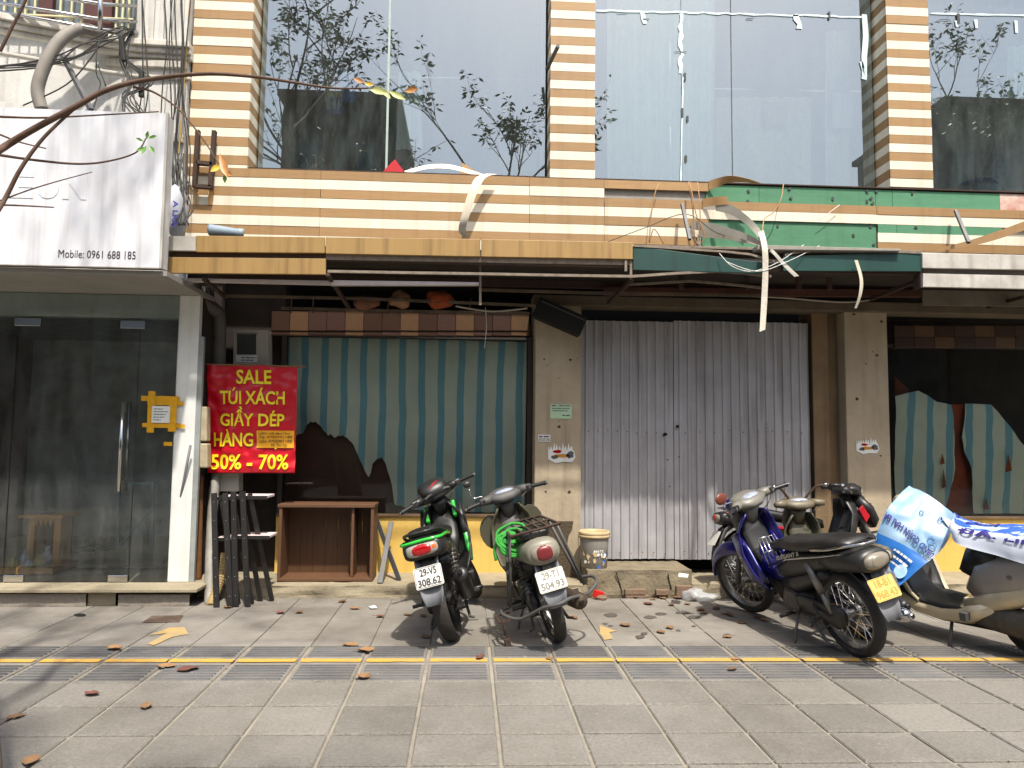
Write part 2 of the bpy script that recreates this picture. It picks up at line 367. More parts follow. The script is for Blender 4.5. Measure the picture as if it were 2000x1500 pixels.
# cracks of the gate step as thin dark wedges
for pts in (((1203,1117),(1209,1135),(1213,1150),(1216,1166)),((1305,1121),(1307,1135),(1311,1150))):
    ob('crack',tube([W(x,y,6.712) for x,y in pts],[.006,.005,.007,.004][:len(pts)],5),M('crack dark','1c1814',1),st2)
ks=thing('kerb_stones','row of speckled granite blocks under the glass shop ledge','kerb',(-3.3,6.5,0))
xk=[-5.2,WX(-40,6.41,1170),WX(169,6.41,1170),WX(227,6.41,1170)-.004,WX(371,6.41,1170)]
for i in range(4):
    g_=.02 if i==2 else .006
    ob('block',rough_box(xk[i]+(.02 if i==3 else 0),xk[i+1]-g_*.5,6.41+(0.02 if i==2 else 0),6.62,-.01,.106 if i!=3 else .098,24,.006,10+i),[m_gran,m_conc][i==2],ks)
lg=struct(ob('shop_ledge',[bx(-6,WX(384,6.36,1150),6.36,7.4,.122,.148)],m_conc,bev=.004))
struct(ob('ledge_base',bx(-6,-2.37,6.63,7.4,-.01,.121),m_conc2))
# ================================================================ main shop building
m_wd=M('wood grain board','8f6e45',.5,scale=3,col2='a5855a',amt=1.5,bump=.05,bscale=20,stretch=(1.2,1,14),rnd=.08,streak=.22)
m_wh=M('cream board','e4ddcb',.5,scale=4,col2='d2c9b4',amt=1.3,rnd=.04,streak=.24)
m_gn=M('green cement board','3a7453',.75,scale=3,col2='588c6c',amt=1.4,bump=.2,stretch=(1,1,5),rnd=.10,streak=.15)
m_gy=M('grey backing','8e8a82',.7,var=.1,streak=.2)
m_dark=M('dark brown wall','241c16',.95,var=.4,scale=3,bump=.3)  # very dark brown with uneven tone, for recess walls and inner surfaces
m_room=M('dim room wall','7d868a',.95,var=.2)
m_plast=M('stained plaster','b8aa92',.92,scale=2.6,col2='8a7c68',amt=1.5,bump=.5,bscale=18,streak=.35)
m_plast2=M('brown plaster','8a7356',.95,scale=3.5,col2='5d4c38',amt=1.4,bump=.5,streak=.4)
m_yel=M('yellow painted wall','d9b863',.85,scale=3,col2='c9a552',amt=1.3,bump=.3,bscale=25,streak=.25)
m_blk=M('black gap','070605',.95,var=.2)
m_rust=M('rusty steel','4a3428',.85,scale=14,col2='2a211c',amt=1.5,bump=.5)
m_brown=M('brown board','5c3a2b',.8,scale=2.5,col2='43291e',amt=1.3)
m_sill=M('brown sill','6b5540',.7,var=.25)
B=thing('shop_building','abandoned shop front with orange and cream striped cladding over concrete pillars','building',(1,7.4,0))
# lower storey
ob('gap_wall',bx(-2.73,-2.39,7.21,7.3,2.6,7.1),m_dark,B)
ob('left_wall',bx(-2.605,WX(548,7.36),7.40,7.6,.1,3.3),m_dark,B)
XW0=WX(548,7.38); XP0=WX(1045,7.1); XP1=WX(1135,7.1); XG1=WX(1583,7.2); XR0=WX(1653,7.1); XR1=WX(1737,7.1)
def lower_win(x0,x1,nm):
    ob('yellow_wall',bx(x0,x1,7.35,7.62,.10,WZ(800,1009,7.35)),m_yel,B)
    zs=WZ(800,1009,7.35)
    ob('sill',bx(x0+.002,x1-.002,7.325,7.5,zs+.002,zs+.028),m_sill,B,bev=.004)
lower_win(XW0,XP0-.002,0); lower_win(XR1+.002,8,1)
m_fr=M('dark window frame','2b2420',.6,var=.3)
zs=WZ(800,1009,7.35)+.03; zt=WZ(800,655,7.36)
for x0,x1 in ((XW0,XP0-.004),(XR1+.004,8)):
    ob('window_frame',[bx(x0,x0+.045,7.34,7.44,zs,zt),bx(x1-.05,x1,7.34,7.44,zs,zt),bx(x0+.046,x1-.051,7.34,7.44,zt-.03,zt)],m_fr,B,bev=.003)
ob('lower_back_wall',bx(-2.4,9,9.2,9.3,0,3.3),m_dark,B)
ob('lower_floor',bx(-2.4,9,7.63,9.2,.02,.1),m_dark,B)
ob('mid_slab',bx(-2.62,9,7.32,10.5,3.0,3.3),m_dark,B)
# pillars
P1=ob('pillar',bx(XP0,XP1,7.1,7.62,.10,2.76),m_plast,B,bev=.008)
P2=ob('pillar',bx(XR0,XR1,7.1,7.62,.10,2.78),m_plast,B,bev=.008)
ob('pilaster',bx(XG1+.03,WX(1620,7.2),7.2,7.62,.11,2.78),m_plast2,B,bev=.006)
ob('pilaster',bx(WX(1620,7.2)+.002,XR0-.002,7.26,7.62,.11,2.78),m_plast2,B)
ob('lintel_beam',bx(WX(1040,7.04),9,7.04,7.3,2.72,2.82),M('grimy beam','6e6250',.95,scale=4,col2='3e362b',amt=1.4,bump=.5),B,bev=.01)
ob('gate_recess',bx(XP1+.002,XG1+.03,7.5,7.6,.1,3.0),m_blk,B)
# exposed aggregate on the first pillar, drilled holes
ob('broken_render',prism([(p.x,p.z) for p in [W(x,y,7.098) for x,y in ((1050,1018),(1120,1018),(1117,1035),(1111,1045),(1108,1062),(1111,1072),(1118,1090),(1126,1118),(1132,1150),(1050,1150))]],lambda a,b,t:(a,7.096+t,b),.006),M('exposed aggregate','5e523f',1,scale=45,col2='2e281f',amt=1.8,bump=1,bscale=50),B)
def dots(L,Y,r=.012):
    for x,y,s in L:
        p=W(x,y,Y); ob('anchor_hole',prism(blob(p.x,p.z,r*s,r*s*.8,9,.35),lambda a,b,t:(a,Y-.002+t,b),.004),m_rust,B)
dots(((1063,702,.8),(1114,703,1.3),(1069,714,.5),(1091,738,.5),(1092,834,1.4),(1092,823,.5),(1066,960,.8),(1112,961,1.3),(1128,700,.5)),7.098)
dots(((1668,614,1.3),(1722,628,1.3),(1713,694,1.3),(1674,779,1.5),(1720,890,.7),(1700,984,.8),(1691,710,.6),(1704,687,.5)),7.098)
# lintel tiles
m_tile=[M('lintel tile brown','42261a',.5,scale=14,col2='2a1710',amt=1.5,bump=.2),M('lintel tile gold','5c4026',.5,scale=12,col2='42301c',amt=1.5,bump=.2),M('lintel tile dark','36200f',.45,scale=10,col2='2a150c',amt=1.5)]
def tiles(x0,x1,ya,yb,n,rowsn,Y):
    for r in range(rowsn):
        for i in range(n):
            u0=x0+(x1-x0)*i/n; u1=x0+(x1-x0)*(i+1)/n
            y_a=ya+(yb-ya)*r/rowsn; y_b=ya+(yb-ya)*(r+1)/rowsn
            a=W((u0+u1)/2,y_a,Y).z; b=W((u0+u1)/2,y_b,Y).z
            ob('tile',bx(WX(u0,Y,630)+.002,WX(u1,Y,630)-.002,Y,Y+.05,b+.002,a-.002),m_tile[(1 if i%3==1 else random.choice((0,2))) if rowsn==1 else (i+r*2)%3],B,bev=.002)
tiles(530,1034,608,646,14,1,7.32); tiles(530,1034,646,656,14,1,7.33)
tiles(1746,2060,636,680,8,2,7.32)
# upper storey: boards
YF=7.05; YG=7.30
PB=.0905
XL0,XL1=WX(372,YF,200),WX(488,YF,200); XM0,XM1=WX(1075,YF,200),WX(1162,YF,200); XQ0,XQ1=WX(1735,YF,200),WX(1818,YF,200)
bmesh_cache={}
def board(parent,x0,x1,z0,z1,mat,y0=YF,th=.018,name='board'):
    jx=random.uniform(-.002,.002); jy=random.uniform(-.003,.003)
    return ob(name,bx(x0+jx,x1+jx,y0+jy,y0+th+jy,z0+.0015,z1-.0015),mat,parent)
def pillar(x0,x1,zb,ztop,side,first):
    p=ob('clad_pillar',bx(x0+.02,x1-.02,YF+.03,YG+.12,zb,ztop),m_gy,B)
    z=zb; k=first
    while z<ztop-.01:
        m=(m_wd,m_wh)[k%2]
        board(p,x0,x1,z,z+PB,m)
        if side>0: ob('side_board',bx(x1-.016,x1+.003,YF+.020,YG+.05,z+.0015,z+PB-.0015),m,p)
        if side<0: ob('side_board',bx(x0-.003,x0+.016,YF+.020,YG+.05,z+.0015,z+PB-.0015),m,p)
        z+=PB; k+=1
    return p
ZT=3.985
pillar(XL0,XL1,ZT-.06,6.6,1,1); pillar(XM0,XM1,ZT+.005,6.6,-1,1); pillar(XQ0,XQ1,ZT+.02,6.6,-1,1)
# band rows, top to bottom: 0 wood,1 cream,2 wood ...
zr=[ZT]
for k in range(8): zr.append(zr[-1]-(.088 if k%2==0 else .097))
XA=WX(625,YF,400); XB=WX(1034,YF,400); XC=WX(1180,YF,400)
BD=ob('cladding_band',bx(XL0+.01,8.5,YF+.035,YG-.03,3.10,ZT-.01),m_gy,B)
for k in range(8):
    m=(m_wd,m_wh)[k%2]; a,b=zr[k+1],zr[k]
    segs=[(XL0,XA,m)] if k>0 else [(XL0,XL1+.02,m),(XL1+.021,XA,m)]
    segs.append((XA+.003,XB,m)); segs.append((XB+.003,XC,m))
    if k==0: segs.append((XC+.003,WX(1385,YF,360),m))
    if k==2: segs+= [(XC+.003,WX(1372,YF,390),m),(WX(1412,YF,410),WX(1712,YF,410),m),(WX(1712,YF,410)+.003,6.4,m)]
    if k==3: segs+= [(XC+.003,WX(1712,YF,420),m),(WX(1712,YF,420)+.003,6.4,m)]
    if k==4: segs+= [(XC+.003,WX(1385,YF,430),m)]
    if k==5: segs+= [(XC+.003,WX(1365,YF,450),m),(WX(1714,YF,460)+.003,6.4,m_wh)]
    if k==6: segs+= [(XC+.003,WX(1360,YF,470),m),(WX(1714,YF,470)+.003,6.4,m_wd)]
    if k==7: segs+= [(XC+.003,6.4,m_wh)]
    for x0,x1,mm in segs: board(BD,x0,x1,a,b,mm)
# exposed green cement boards
xg=[WX(1380,YF,385),WX(1484,YF,385),WX(1712,YF,385),WX(1745,YF,385),WX(1955,YF,385),6.4]
mats=[m_gn,m_gn,m_gn,m_gn,M('peeling white board','d8ccc0',.8,scale=6,col2='a05a48',amt=.8,bump=.3)]
for i in range(5): ob('green_board',bx(xg[i]+.002,xg[i+1]-.002,YF+.020,YF+.034,zr[2]+.001,zr[0]-.012),mats[i],BD)
xg=[WX(1372,YF,455),WX(1492,YF,455),WX(1713,YF,455)]
for i in range(2): ob('green_board',bx(xg[i]+.002,xg[i+1]-.002,YF+.016,YF+.034,zr[7]+.001,zr[4]-.001),m_gn,BD)
xg=[WX(1715,YF,445),WX(1752,YF,445),WX(1958,YF,445)]
for i in range(2): ob('green_board',bx(xg[i]+.002,xg[i+1]-.002,YF+.004,YF+.020,zr[5]+.001,zr[4]-.001),m_gn,BD)
ob('band_cap',bx(XL1,8.5,YF+.002,YG,ZT+.001,ZT+.012),m_rust,BD)
for x,y in ((1463,372),(1462,392),(1543,368),(1546,386),(1628,387),(1695,373),(1703,386),(1695,392),(1706,396),(1713,373),(1784,376),(1520,440),(1668,459),(1702,442),(1708,477),(1789,444)):
    p=W(x,y,YF); yy=YF+.013 if y<400 else (YF+.011 if x<1712 else YF-.001)
    a=random.uniform(0,3); ob('tape_scrap',cb((p.x,yy,p.z),(.03,.006,.022),Matrix.Rotation(a,3,'Y')),M('grey tape','3d3f40',.6),BD)
# upper windows
m_gl=glassmat('tinted facade glass',.30,'f0f8f5',.06,'aebdb9')
zc=6.6
def pane(x0,x1,nm='pane'): return glasspane(nm,x0+.003,x1-.003,YG,YG+.008,ZT-.02,zc,m_gl,B)
xa=WX(757,YG,200); pane(XL1+.02,xa); pane(xa+.006,XM0-.02)
xb=WX(1331,YG,200); xc=WX(1429,YG,200); pane(XM1+.02,xb); pane(xb,xc); pane(xc,XQ0-.02); pane(XQ1+.02,8.4)
m_sil=M('silicone joint','9fb0aa',.5,var=.1)
ob('glazing_joint',bx(xa-.008,xa+.014,YG-.006,YG+.016,ZT,zc),m_sil,B)
ob('glazing_joint',bx(xc-.004,xc+.004,YG-.004,YG+.012,ZT,zc),M('dark joint','3c4648',.6),B)
for x0 in (XL1+.02,XQ0-.06,XM0-.07): ob('window_jamb',bx(x0,x0+.05,YG+.02,YG+.14,ZT,zc),M('pale jamb','93a39c',.7),B)
# rooms
ob('upper_floor',bx(-2.62,9,YG+.14,10.5,3.6,3.95),m_room,B)
ob('upper_back_wall',bx(-2.62,9,10.5,10.6,3.3,7.2),m_room,B)
ob('upper_side_wall',bx(-2.72,-2.62,YF+.03,10.6,3.0,7.2),M('cream party wall','c9bfa8',.9),B)
ob('roof_slab',bx(-2.72,9,YF+.05,10.6,6.7,7.1),m_room,B)
ob('top_fascia',bx(-2.72,9,YF,YF+.05,6.6,7.1),m_wh,B)
ob('room_partition',bx(WX(975,9.5,200),WX(985,9.5,200)+.1,9.4,10.5,3.95,6.7),m_room,B)
# ================================================================ helpers on photo quads
def quad(name,x0,x1,t0,t1,b0,b1,Y,th,mat,parent,bev=.003,Y1=None):
    Y1=Y if Y1 is None else Y1
    a,b,c,d=W(x0,t0,Y),W(x1,t1,Y1),W(x1,b1,Y1),W(x0,b0,Y)
    v=[a,b,c,d]+[p+Vector((0,th,0)) for p in (a,b,c,d)]
    return ob(name,([tuple(p) for p in v],[(0,1,2,3)[::-1],(4,5,6,7),(0,1,5,4),(1,2,6,5),(2,3,7,6),(3,0,4,7)]),mat,parent,bev=bev)
def wire(pts,r=.004,n=6,k=5): return tube(curve([W(*p) for p in pts],k),r,n)
def lerp(a,b,t): return a+(b-a)*t
def interp(L,x):
    if x<=L[0][0]: return L[0][1]
    for (a,b),(c,d) in zip(L,L[1:]):
        if x<=c: return b+(d-b)*(x-a)/(c-a)
    return L[-1][1]
def ribbon(pts,wvec,mats,th=.004,name='strip',parent=None,n=8):
    P=curve(pts,n); Wd=curve(wvec,n) if len(wvec)==len(pts) else [Vector(wvec[0])]*len(P)
    v=[];f=[]
    for p,w_ in zip(P,Wd): v+= [tuple(p-w_/2),tuple(p+w_/2)]
    for i in range(len(P)-1): f.append((2*i,2*i+1,2*i+3,2*i+2))
    return ob(name,(v,f),mats,parent,sol=th)
# ================================================================ awning
m_fas=M('wood film fascia','8d7040',.5,scale=2,col2='a38552',amt=1.6,stretch=(12,12,1),streak=.55,rnd=.04)
m_wm=M('dirty white metal','c9c6bf',.6,scale=6,col2='8d8982',amt=1.2,streak=.5)
m_dg=M('dark green fascia','17463f',.5,scale=4,col2='0f332f',amt=1.3,streak=.4)
m_flake=M('flaking white rust','9a9284',.85,scale=16,col2='4a3226',amt=1.8,bump=.4)
YA=6.15
A=thing('awning','low shop awning with wood film fascia, broken green stretch and rusty bare frame','awning',(.7,6.6,2.9))
ob('roof_sheet',[bx(-2.45,1.38,6.19,7.045,2.955,2.972),bx(1.382,8,6.19,7.045,2.955,2.972)],M('old roof sheet','2e2620',.9,var=.3),A)
ob('frame_rail',bx(-2.5,8,6.19,6.23,2.90,2.95),m_rust,A); ob('frame_rail',bx(-2.45,8,6.98,7.02,2.88,2.95),m_rust,A)
quad('fascia_panel',383,634,460,463,492,494,YA,.03,m_fas,A); quad('fascia_panel',636,938,463,467,495,501,YA-.004,.03,m_fas,A); quad('fascia_panel',940,1236,467,473,501,506,YA,.03,m_fas,A)
quad('fascia_panel',323,382,461,461,489,490,YA,.03,m_wm,A); quad('fascia_panel',320,636,502,505,533,536,YA-.006,.03,m_fas,A)
quad('fascia_groove',323,636,490,494,503,506,YA+.05,.02,m_wm,A); quad('fascia_trim',637,1233,496,507,507,518,YA+.03,.02,m_flake,A)
quad('opening_shade',637,1236,506,517,533,538,YA+.55,.01,m_dark,A)  # dark sheet stands in for the shade inside the open fascia stretch
# bent lower rail
def rail(pts,s=.022,mat=m_flake,nm='bent_rail'):
    P=[W(*p) for p in pts]; ob(nm,[bar(a,b,s,s) for a,b in zip(P,P[1:])],mat,A)
rail([(640,530,YA),(800,533,YA),(938,535,YA),(1100,538,YA),(1236,540,YA),(1320,534,YA),(1400,530,YA),(1450,533,YA),(1505,540,YA+.05)])
rail([(1238,480,YA),(1330,486,YA),(1420,492,YA),(1465,497,YA-.02),(1512,511,YA-.03)],.018)
rail([(1532,498,YA-.02),(1570,491,YA),(1610,487,YA),(1700,490,YA),(1798,494,YA)],.018)
rail([(1225,556,6.5),(1350,549,6.5),(1420,555,6.5),(1485,562,6.55)],.02)
for x,y0,y1,Y in ((938,512,596,6.35),(1232,508,545,YA+.03),(1222,506,530,YA+.02)): ob('hanger',bar(W(x,y0,Y),W(x,y1,Y),.02,.02),m_flake,A)
for a,b in (((640,536,6.2),(682,602,6.95)),((1236,545,6.25),(1188,592,6.95)),((398,545,6.2),(440,580,6.9)),((1800,545,6.25),(1700,585,6.95)),((2000,580,6.3),(1930,600,6.9))): ob('brace',bar(W(*a),W(*b),.03,.03),m_rust,A)
for pts in (((440,578,6.85),(700,583,6.85),(1045,597,6.85)),((550,602,6.95),(800,608,6.95),(1035,612,6.95)),((935,566,6.7),(1150,572,6.7),(1300,574,6.7),(1500,578,6.7))):
    P=[W(*p) for p in pts]; ob('frame_bar',[bar(a,b,.025,.025) for a,b in zip(P,P[1:])],M('dusty frame','5a4e40',.9,var=.3),A)
for x in (570,612,760,795,850,920): ob('frame_stub',bar(W(x,583,6.86),W(x+random.uniform(-8,12),612,6.97),.012,.012),m_rust,A)
quad('lamp_strip',352,645,543,548,549,556,6.32,.05,M('lamp trough','b9b2b2',.5,var=.12),A); quad('lamp_strip',645,935,547,551,557,557,6.32,.05,MATS['lamp trough'],A)
# dark green stretch, broken in the middle
quad('green_fascia',1237,1500,480,514,527,534,YA,.02,m_dg,A,Y1=YA-.03); quad('green_fascia',1530,1800,500,493,529,530,YA-.02,.02,m_dg,A,Y1=YA)
quad('bent_flashing',1238,1800,478,489,482,497,YA+.06,.3,m_flake,A)
quad('bent_sheet',1480,1760,478,486,487,490,YA-.05,.12,m_gy,A)
# white stretch on the right
quad('white_fascia',1802,2080,494,500,523,528,YA-.02,.03,m_wm,A); quad('white_fascia',1803,2080,534,540,560,566,YA-.02,.03,m_wm,A); quad('fascia_groove',1803,2080,520,526,537,542,YA+.03,.02,M('dark groove','55504a',.8),A)
quad('fascia_end',1797,1803,496,496,562,562,YA+.01,.1,m_rust,A)
quad('soffit_board',1803,2100,566,570,596,600,6.5,.02,M('stained soffit','7c7466',.9,scale=3,col2='3c352c',amt=1.5),A,Y1=6.6)
for i,x in enumerate((1330,1460,1560,1620)): ob('roof_strut',bar(W(x,536,6.6),W(x,566,6.6),.04,.03),m_rust,A)
quad('rust_joist',1180,1800,560,566,576,580,6.9,.05,M('red rust joist','4a2a20',.9,var=.3),A)
# rags kept on top of the frame
def lump(cx,cy,Y,rx,ry,rz,seed,mat,name,label,cat):
    c=W(cx,cy,Y); v,f=ball((0,0,0),(rx,ry,rz),18,12)
    V=[]
    for p in v:
        q=Vector(p); k=1+.35*noise.noise(q*9+Vector((seed,0,0)))+.15*noise.noise(q*24+Vector((0,seed,0))); V.append(tuple(c+q*k))
    return tag(ob(name,(V,f),mat,None,smooth=True),label,cat)
lump(715,590,6.92,.13,.09,.075,1,M('brown rag','8a5a42',.95,scale=8,col2='4a3428',amt=1.4),'rag','crumpled brown rag lying on the awning frame','rag')
lump(780,585,6.93,.11,.08,.08,2,M('tan rag','a07a5a',.95,scale=9,col2='6a4a38',amt=1.4),'rag','crumpled tan rag lying on the awning frame between two other rags','rag')
lump(860,585,6.92,.14,.09,.085,3,M('orange rag','a04a20',.95,scale=9,col2='6a2c14',amt=1.4),'rag','crumpled orange rag lying on the awning frame','rag')
# ================================================================ corrugated gate
m_cor=M('lilac grey corrugated sheet','aaa9ac',.6,scale=3,col2='959497',amt=1.3,streak=.5,bump=.1,mott=.35)
GT=thing('corrugated_gate','tall lilac grey corrugated metal gate of two leaves closing the doorway','gate',(2.27,7.2,.262))
def corr(x0,x1,z0,z1,Y,per=.088,amp=.016):
    xs=[];x=x0
    while x<x1-1e-4:
        for t,h in ((0,0),(.52,0),(.60,1),(.86,1),(.94,0)):
            if x+t*per<x1: xs.append((x+t*per,h))
        x+=per
    xs.append((x1,0)); V=[];Fc=[]; nz_=14
    for j in range(nz_+1):
        z=z0+(z1-z0)*j/nz_
        for xx,h in xs:
            d=.010*noise.noise(Vector((xx*2.2,z*1.4,3.3)))+.004*noise.noise(Vector((xx*9,z*6,1)))
            V.append((xx,Y-h*amp+d,z+(.006*noise.noise(Vector((xx*3,0,9))) if j in(0,nz_) else 0)))
    n=len(xs)
    for j in range(nz_):
        for i in range(n-1): Fc.append((j*n+i,j*n+i+1,(j+1)*n+i+1,(j+1)*n+i))
    return V,Fc
XS=WX(1316,7.2,850)
ob('sheet',corr(XP1+.006,XS-.004,.268,2.60,7.2),m_cor,GT,sol=.002); ob('sheet',corr(XS+.004,XG1-.01,.262,2.615,7.205),m_cor,GT,sol=.002)
for x0,x1 in ((XP1+.01,XS-.01),(XS+.01,XG1-.015)): ob('cross_rail',[bx(x0,x1,7.225,7.25,z,z+.04) for z in (.4,1.45,2.4)],m_rust,GT)
for x,y,s in ((1299,848,1.6),(1323,833,1.3),(1304,898,.5),(1326,892,.5),(1308,950,.5)):
    p=W(x,y,7.18); ob('lock_hole',prism(blob(p.x,p.z,.014*s,.012*s,9,.3),lambda a,b,t:(a,7.176+t,b),.006),m_blk,GT)
def rivets(y,n,x0,x1):
    for i in range(n):
        p=W(x0+(x1-x0)*(i+.5)/n,y+random.uniform(-3,3),7.18); ob('rivet',ball((p.x,7.183,p.z),.006,6,4),m_rust,GT)
rivets(843,9,1140,1310); rivets(843,9,1325,1580); rivets(1080,5,1200,1310); rivets(1080,4,1325,1420)
gl_=text_fit('8 0 4 S 8 S S 3 4 7 4',lambda a,b:(W(1494,830,7.18).x+b,7.172,W(1494,826,7.18).z-a),.40,.022,.01)
ob('stencilled_number',gl_,M('stencil grey','77727a',.7),GT)
# ================================================================ tarpaulins behind the lower windows
def stripes(period,w,c1,c2):
    def f(N,L,u,v):
        nz_=nzs(N,L,3); uu=mth(N,L,'ADD',u,mth(N,L,'MULTIPLY',nz_,.030)); fr=mth(N,L,'FRACT',mth(N,L,'MULTIPLY',uu,period)); s=mth(N,L,'LESS_THAN',fr,w)
        c=mixc(N,L,s,hx(c1),hx(c2)); d=nzs(N,L,7,8); return mixc(N,L,mth(N,L,'MULTIPLY',d,.42),c,hx('6d7268'))
    return f
m_tarp=uvmat('striped tarpaulin',stripes(12.4,.36,'e2e2d4','80b2c6'),.65,bump=.25,bscale=14)
def tarp(name,label,top,bot,left,right,Y,nu,nv,x00=556,xw=474,seed=0,slack=.03):
    V=[];uv=[]
    for j in range(nv+1):
        v=j/nv
        for i in range(nu+1):
            u=i/nu; x=lerp(interp(left,v),interp(right,v),u); y=lerp(interp(top,x),interp(bot,x)+(5*noise.noise(Vector((x*.21,3,seed)))+3.5*noise.noise(Vector((x*.7,1,seed))) if interp(bot,x)<990 else 0),v)
            p=W(x,y,Y); p=Vector((p.x,p.y+slack*1.4*noise.noise(Vector((x*.012,y*.006,seed)))+.022*noise.noise(Vector((x*.05,y*.03,seed+5)))+.012*math.sin(x*.09)*v,p.z)); V.append(tuple(p)); uv.append(((x-x00+(y-800)*.02)/xw,y/500))
    Fc=[(j*(nu+1)+i,j*(nu+1)+i+1,(j+1)*(nu+1)+i+1,(j+1)*(nu+1)+i) for j in range(nv) for i in range(nu)]
    return tag(ob(name,(V,Fc),m_tarp,None,smooth=True,uv=uv),label,'tarpaulin')
tarp('tarpaulin','striped blue tarpaulin with torn lower left corner, behind the window above the wooden cabinet',[(556,652),(600,657),(700,660),(860,664),(1028,668)],
  [(556,842),(575,850),(590,848),(600,828),(612,823),(625,830),(640,850),(655,852),(672,850),(688,865),(700,890),(710,915),(722,935),(728,905),(740,893),(752,900),(760,925),(766,950),(770,985),(800,994),(860,998),(950,1001),(1028,998)],
  [(0,558),(1,566)],[(0,1029),(1,1024)],7.43,110,34)
tl='striped blue tarpaulin with ragged top behind the covered scooter, '
tarp('tarpaulin',tl+'narrow piece by pillar',[(1749,774),(1770,768),(1794,763),(1812,772),(1830,785),(1860,791)],[(1749,1000),(1860,1003)],[(0,1749),(1,1752)],[(0,1858),(.25,1862),(.5,1864),(.7,1862),(1,1846)],7.43,34,26,seed=3)
tarp('tarpaulin',tl+'wide piece',[(1884,788),(1938,790),(1967,826),(2000,873),(2060,900)],[(1884,1003),(2100,1003)],[(0,1886),(.2,1884),(.3,1878),(.45,1884),(.6,1896),(.8,1898),(1,1902)],[(0,2060),(1,2060)],7.43,40,26,seed=6)
m_wgl=glassmat('dirty shop glass',.0,'eef2ee',.012,'7f857c')
for x0,x1 in ((XW0+.05,XP0-.06),(XR1+.055,7.9)): glasspane('shop_pane',x0,x1,7.372,7.378,zs+.002,zt-.032,m_wgl,B)
quad('brown_board',546,800,800,800,1003,1003,7.50,.02,m_brown,B); ob('dark_back_board',bx(XW0,XP0,7.56,7.58,.6,2.6),m_brown,B)
quad('orange_board',1835,1915,790,790,1003,1003,7.50,.02,M('orange board','8a3a1c',.8,var=.3,scale=5),B)
quad('brown_board',1748,1775,735,760,775,775,7.52,.02,M('rust board','6a3216',.8,var=.3),B)
for x,y,w_,h_ in ((1968,905,12,34),(1925,985,10,22),(1840,897,7,20),(1842,935,8,38)):
    pp=[W(x,y-h_/2,7.405),W(x+w_*.6,y+h_*.4,7.405),W(x-w_*.4,y+h_/2,7.405)]; ob('tear_patch',prism([(p.x,p.z) for p in pp],lambda a,b,t:(a,7.395+t,b),.004),MATS['orange board'],B)
# ================================================================ white neighbour building, sign and glass shop
m_wall=M('weathered white wall','d9d8d4',.85,scale=3,col2='b4b4b0',amt=1.2,bump=.3,streak=.28)
m_crn=M('white moulding','dedad0',.8,scale=5,col2='a8a49a',amt=1.2,streak=.35)
m_white=M('white paint','d4d6d2',.7,var=.06,streak=.12)
m_chr=M('polished steel','c4c4c4',.18,1,var=.05)
NB=thing('white_town_house','white weathered town house with moulded balcony and a glass fronted shop below','building',(-4.3,7,0))
XN=-2.73
ob('wall',[bx(-8,XN,7.0,7.2,2.66,7)],m_wall,NB)
for x in (272,292,312,332,350): ob('wall_rib',bx(WX(x,6.99,50),WX(x+9,6.99,50),6.975,7.0,WZ(300,95,6.98),7),m_wall,NB,bev=.006)
cpath=[W(-160,0,6.35),W(0,34,6.5),W(110,55,6.66),W(195,73,6.84),W(262,84,6.93),W(368,90,6.95)]
for dz,hh,dd,nm in ((0,.06,.14,'cornice'),(-.055,.05,.10,'cornice'),(-.10,.04,.06,'cornice'),(-.30,.03,.05,'moulding')):
    ob(nm,[bar(a+Vector((0,.07-dd*.3,dz)),b+Vector((.02,.07-dd*.3,dz)),dd,hh) for a,b in zip(cpath,cpath[1:])],m_crn,NB,bev=.008)
bp=[(p.x,p.y) for p in cpath[:5]]+[(cpath[4].x,6.999),(cpath[0].x,6.999)]
ob('balcony_wall',prism([(x,y+.08) if k<5 else (x,y) for k,(x,y) in enumerate(bp)],lambda a,b,t:(a,b,3.4+t+.0*b),.95),m_wall,NB)
ob('moulding',bx(-8,XN-.001,6.965,6.998,WZ(300,267,6.97),WZ(300,258,6.97)),m_crn,NB); ob('moulding',bx(-8,XN-.001,6.95,6.998,WZ(300,276,6.97),WZ(300,269,6.97)),m_crn,NB)
ob('moulding',bx(WX(205,6.97,120),XN-.001,6.96,6.998,WZ(300,130,6.97),WZ(300,118,6.97)),m_crn,NB)
ob('balcony_window',bx(-7,WX(262,6.93,30),6.93,6.97,WZ(200,62,6.93),6.8),M('dim window','6a7276',.25,var=.2),NB)
for x in (92,182,208): ob('window_post',bx(WX(x-13,6.9,30),WX(x+13,6.9,30),6.87,6.925,WZ(200,62,6.9),6.8),M('maroon frame','4a2420',.6),NB)
m_cream=M('cream grille','c9c398',.6,var=.1)
for x in (8,30,50,68,118,140,160,228,240,252): ob('window_bar',bx(WX(x,6.86,30)-.008,WX(x,6.86,30)+.008,6.85,6.868,WZ(200,60,6.86),6.8),m_cream,NB)
ob('window_bar',bx(-7,WX(262,6.85,30),6.83,6.848,WZ(150,36,6.85),WZ(150,33,6.85)),m_cream,NB)
for y0,y1,x1,Y1 in ((12,38,196,6.5),(28,58,196,6.5),(-20,8,196,6.5)): ob('balcony_rail',tube([W(-120,y0-26,6.5),W(x1,y1,Y1),W(266,y1+4,6.9)],.017,8),m_chr,NB,smooth=True)
ob('rail_post',tube([W(196,60,6.5),W(196,-40,6.5)],.022,8),m_chr,NB,smooth=True)
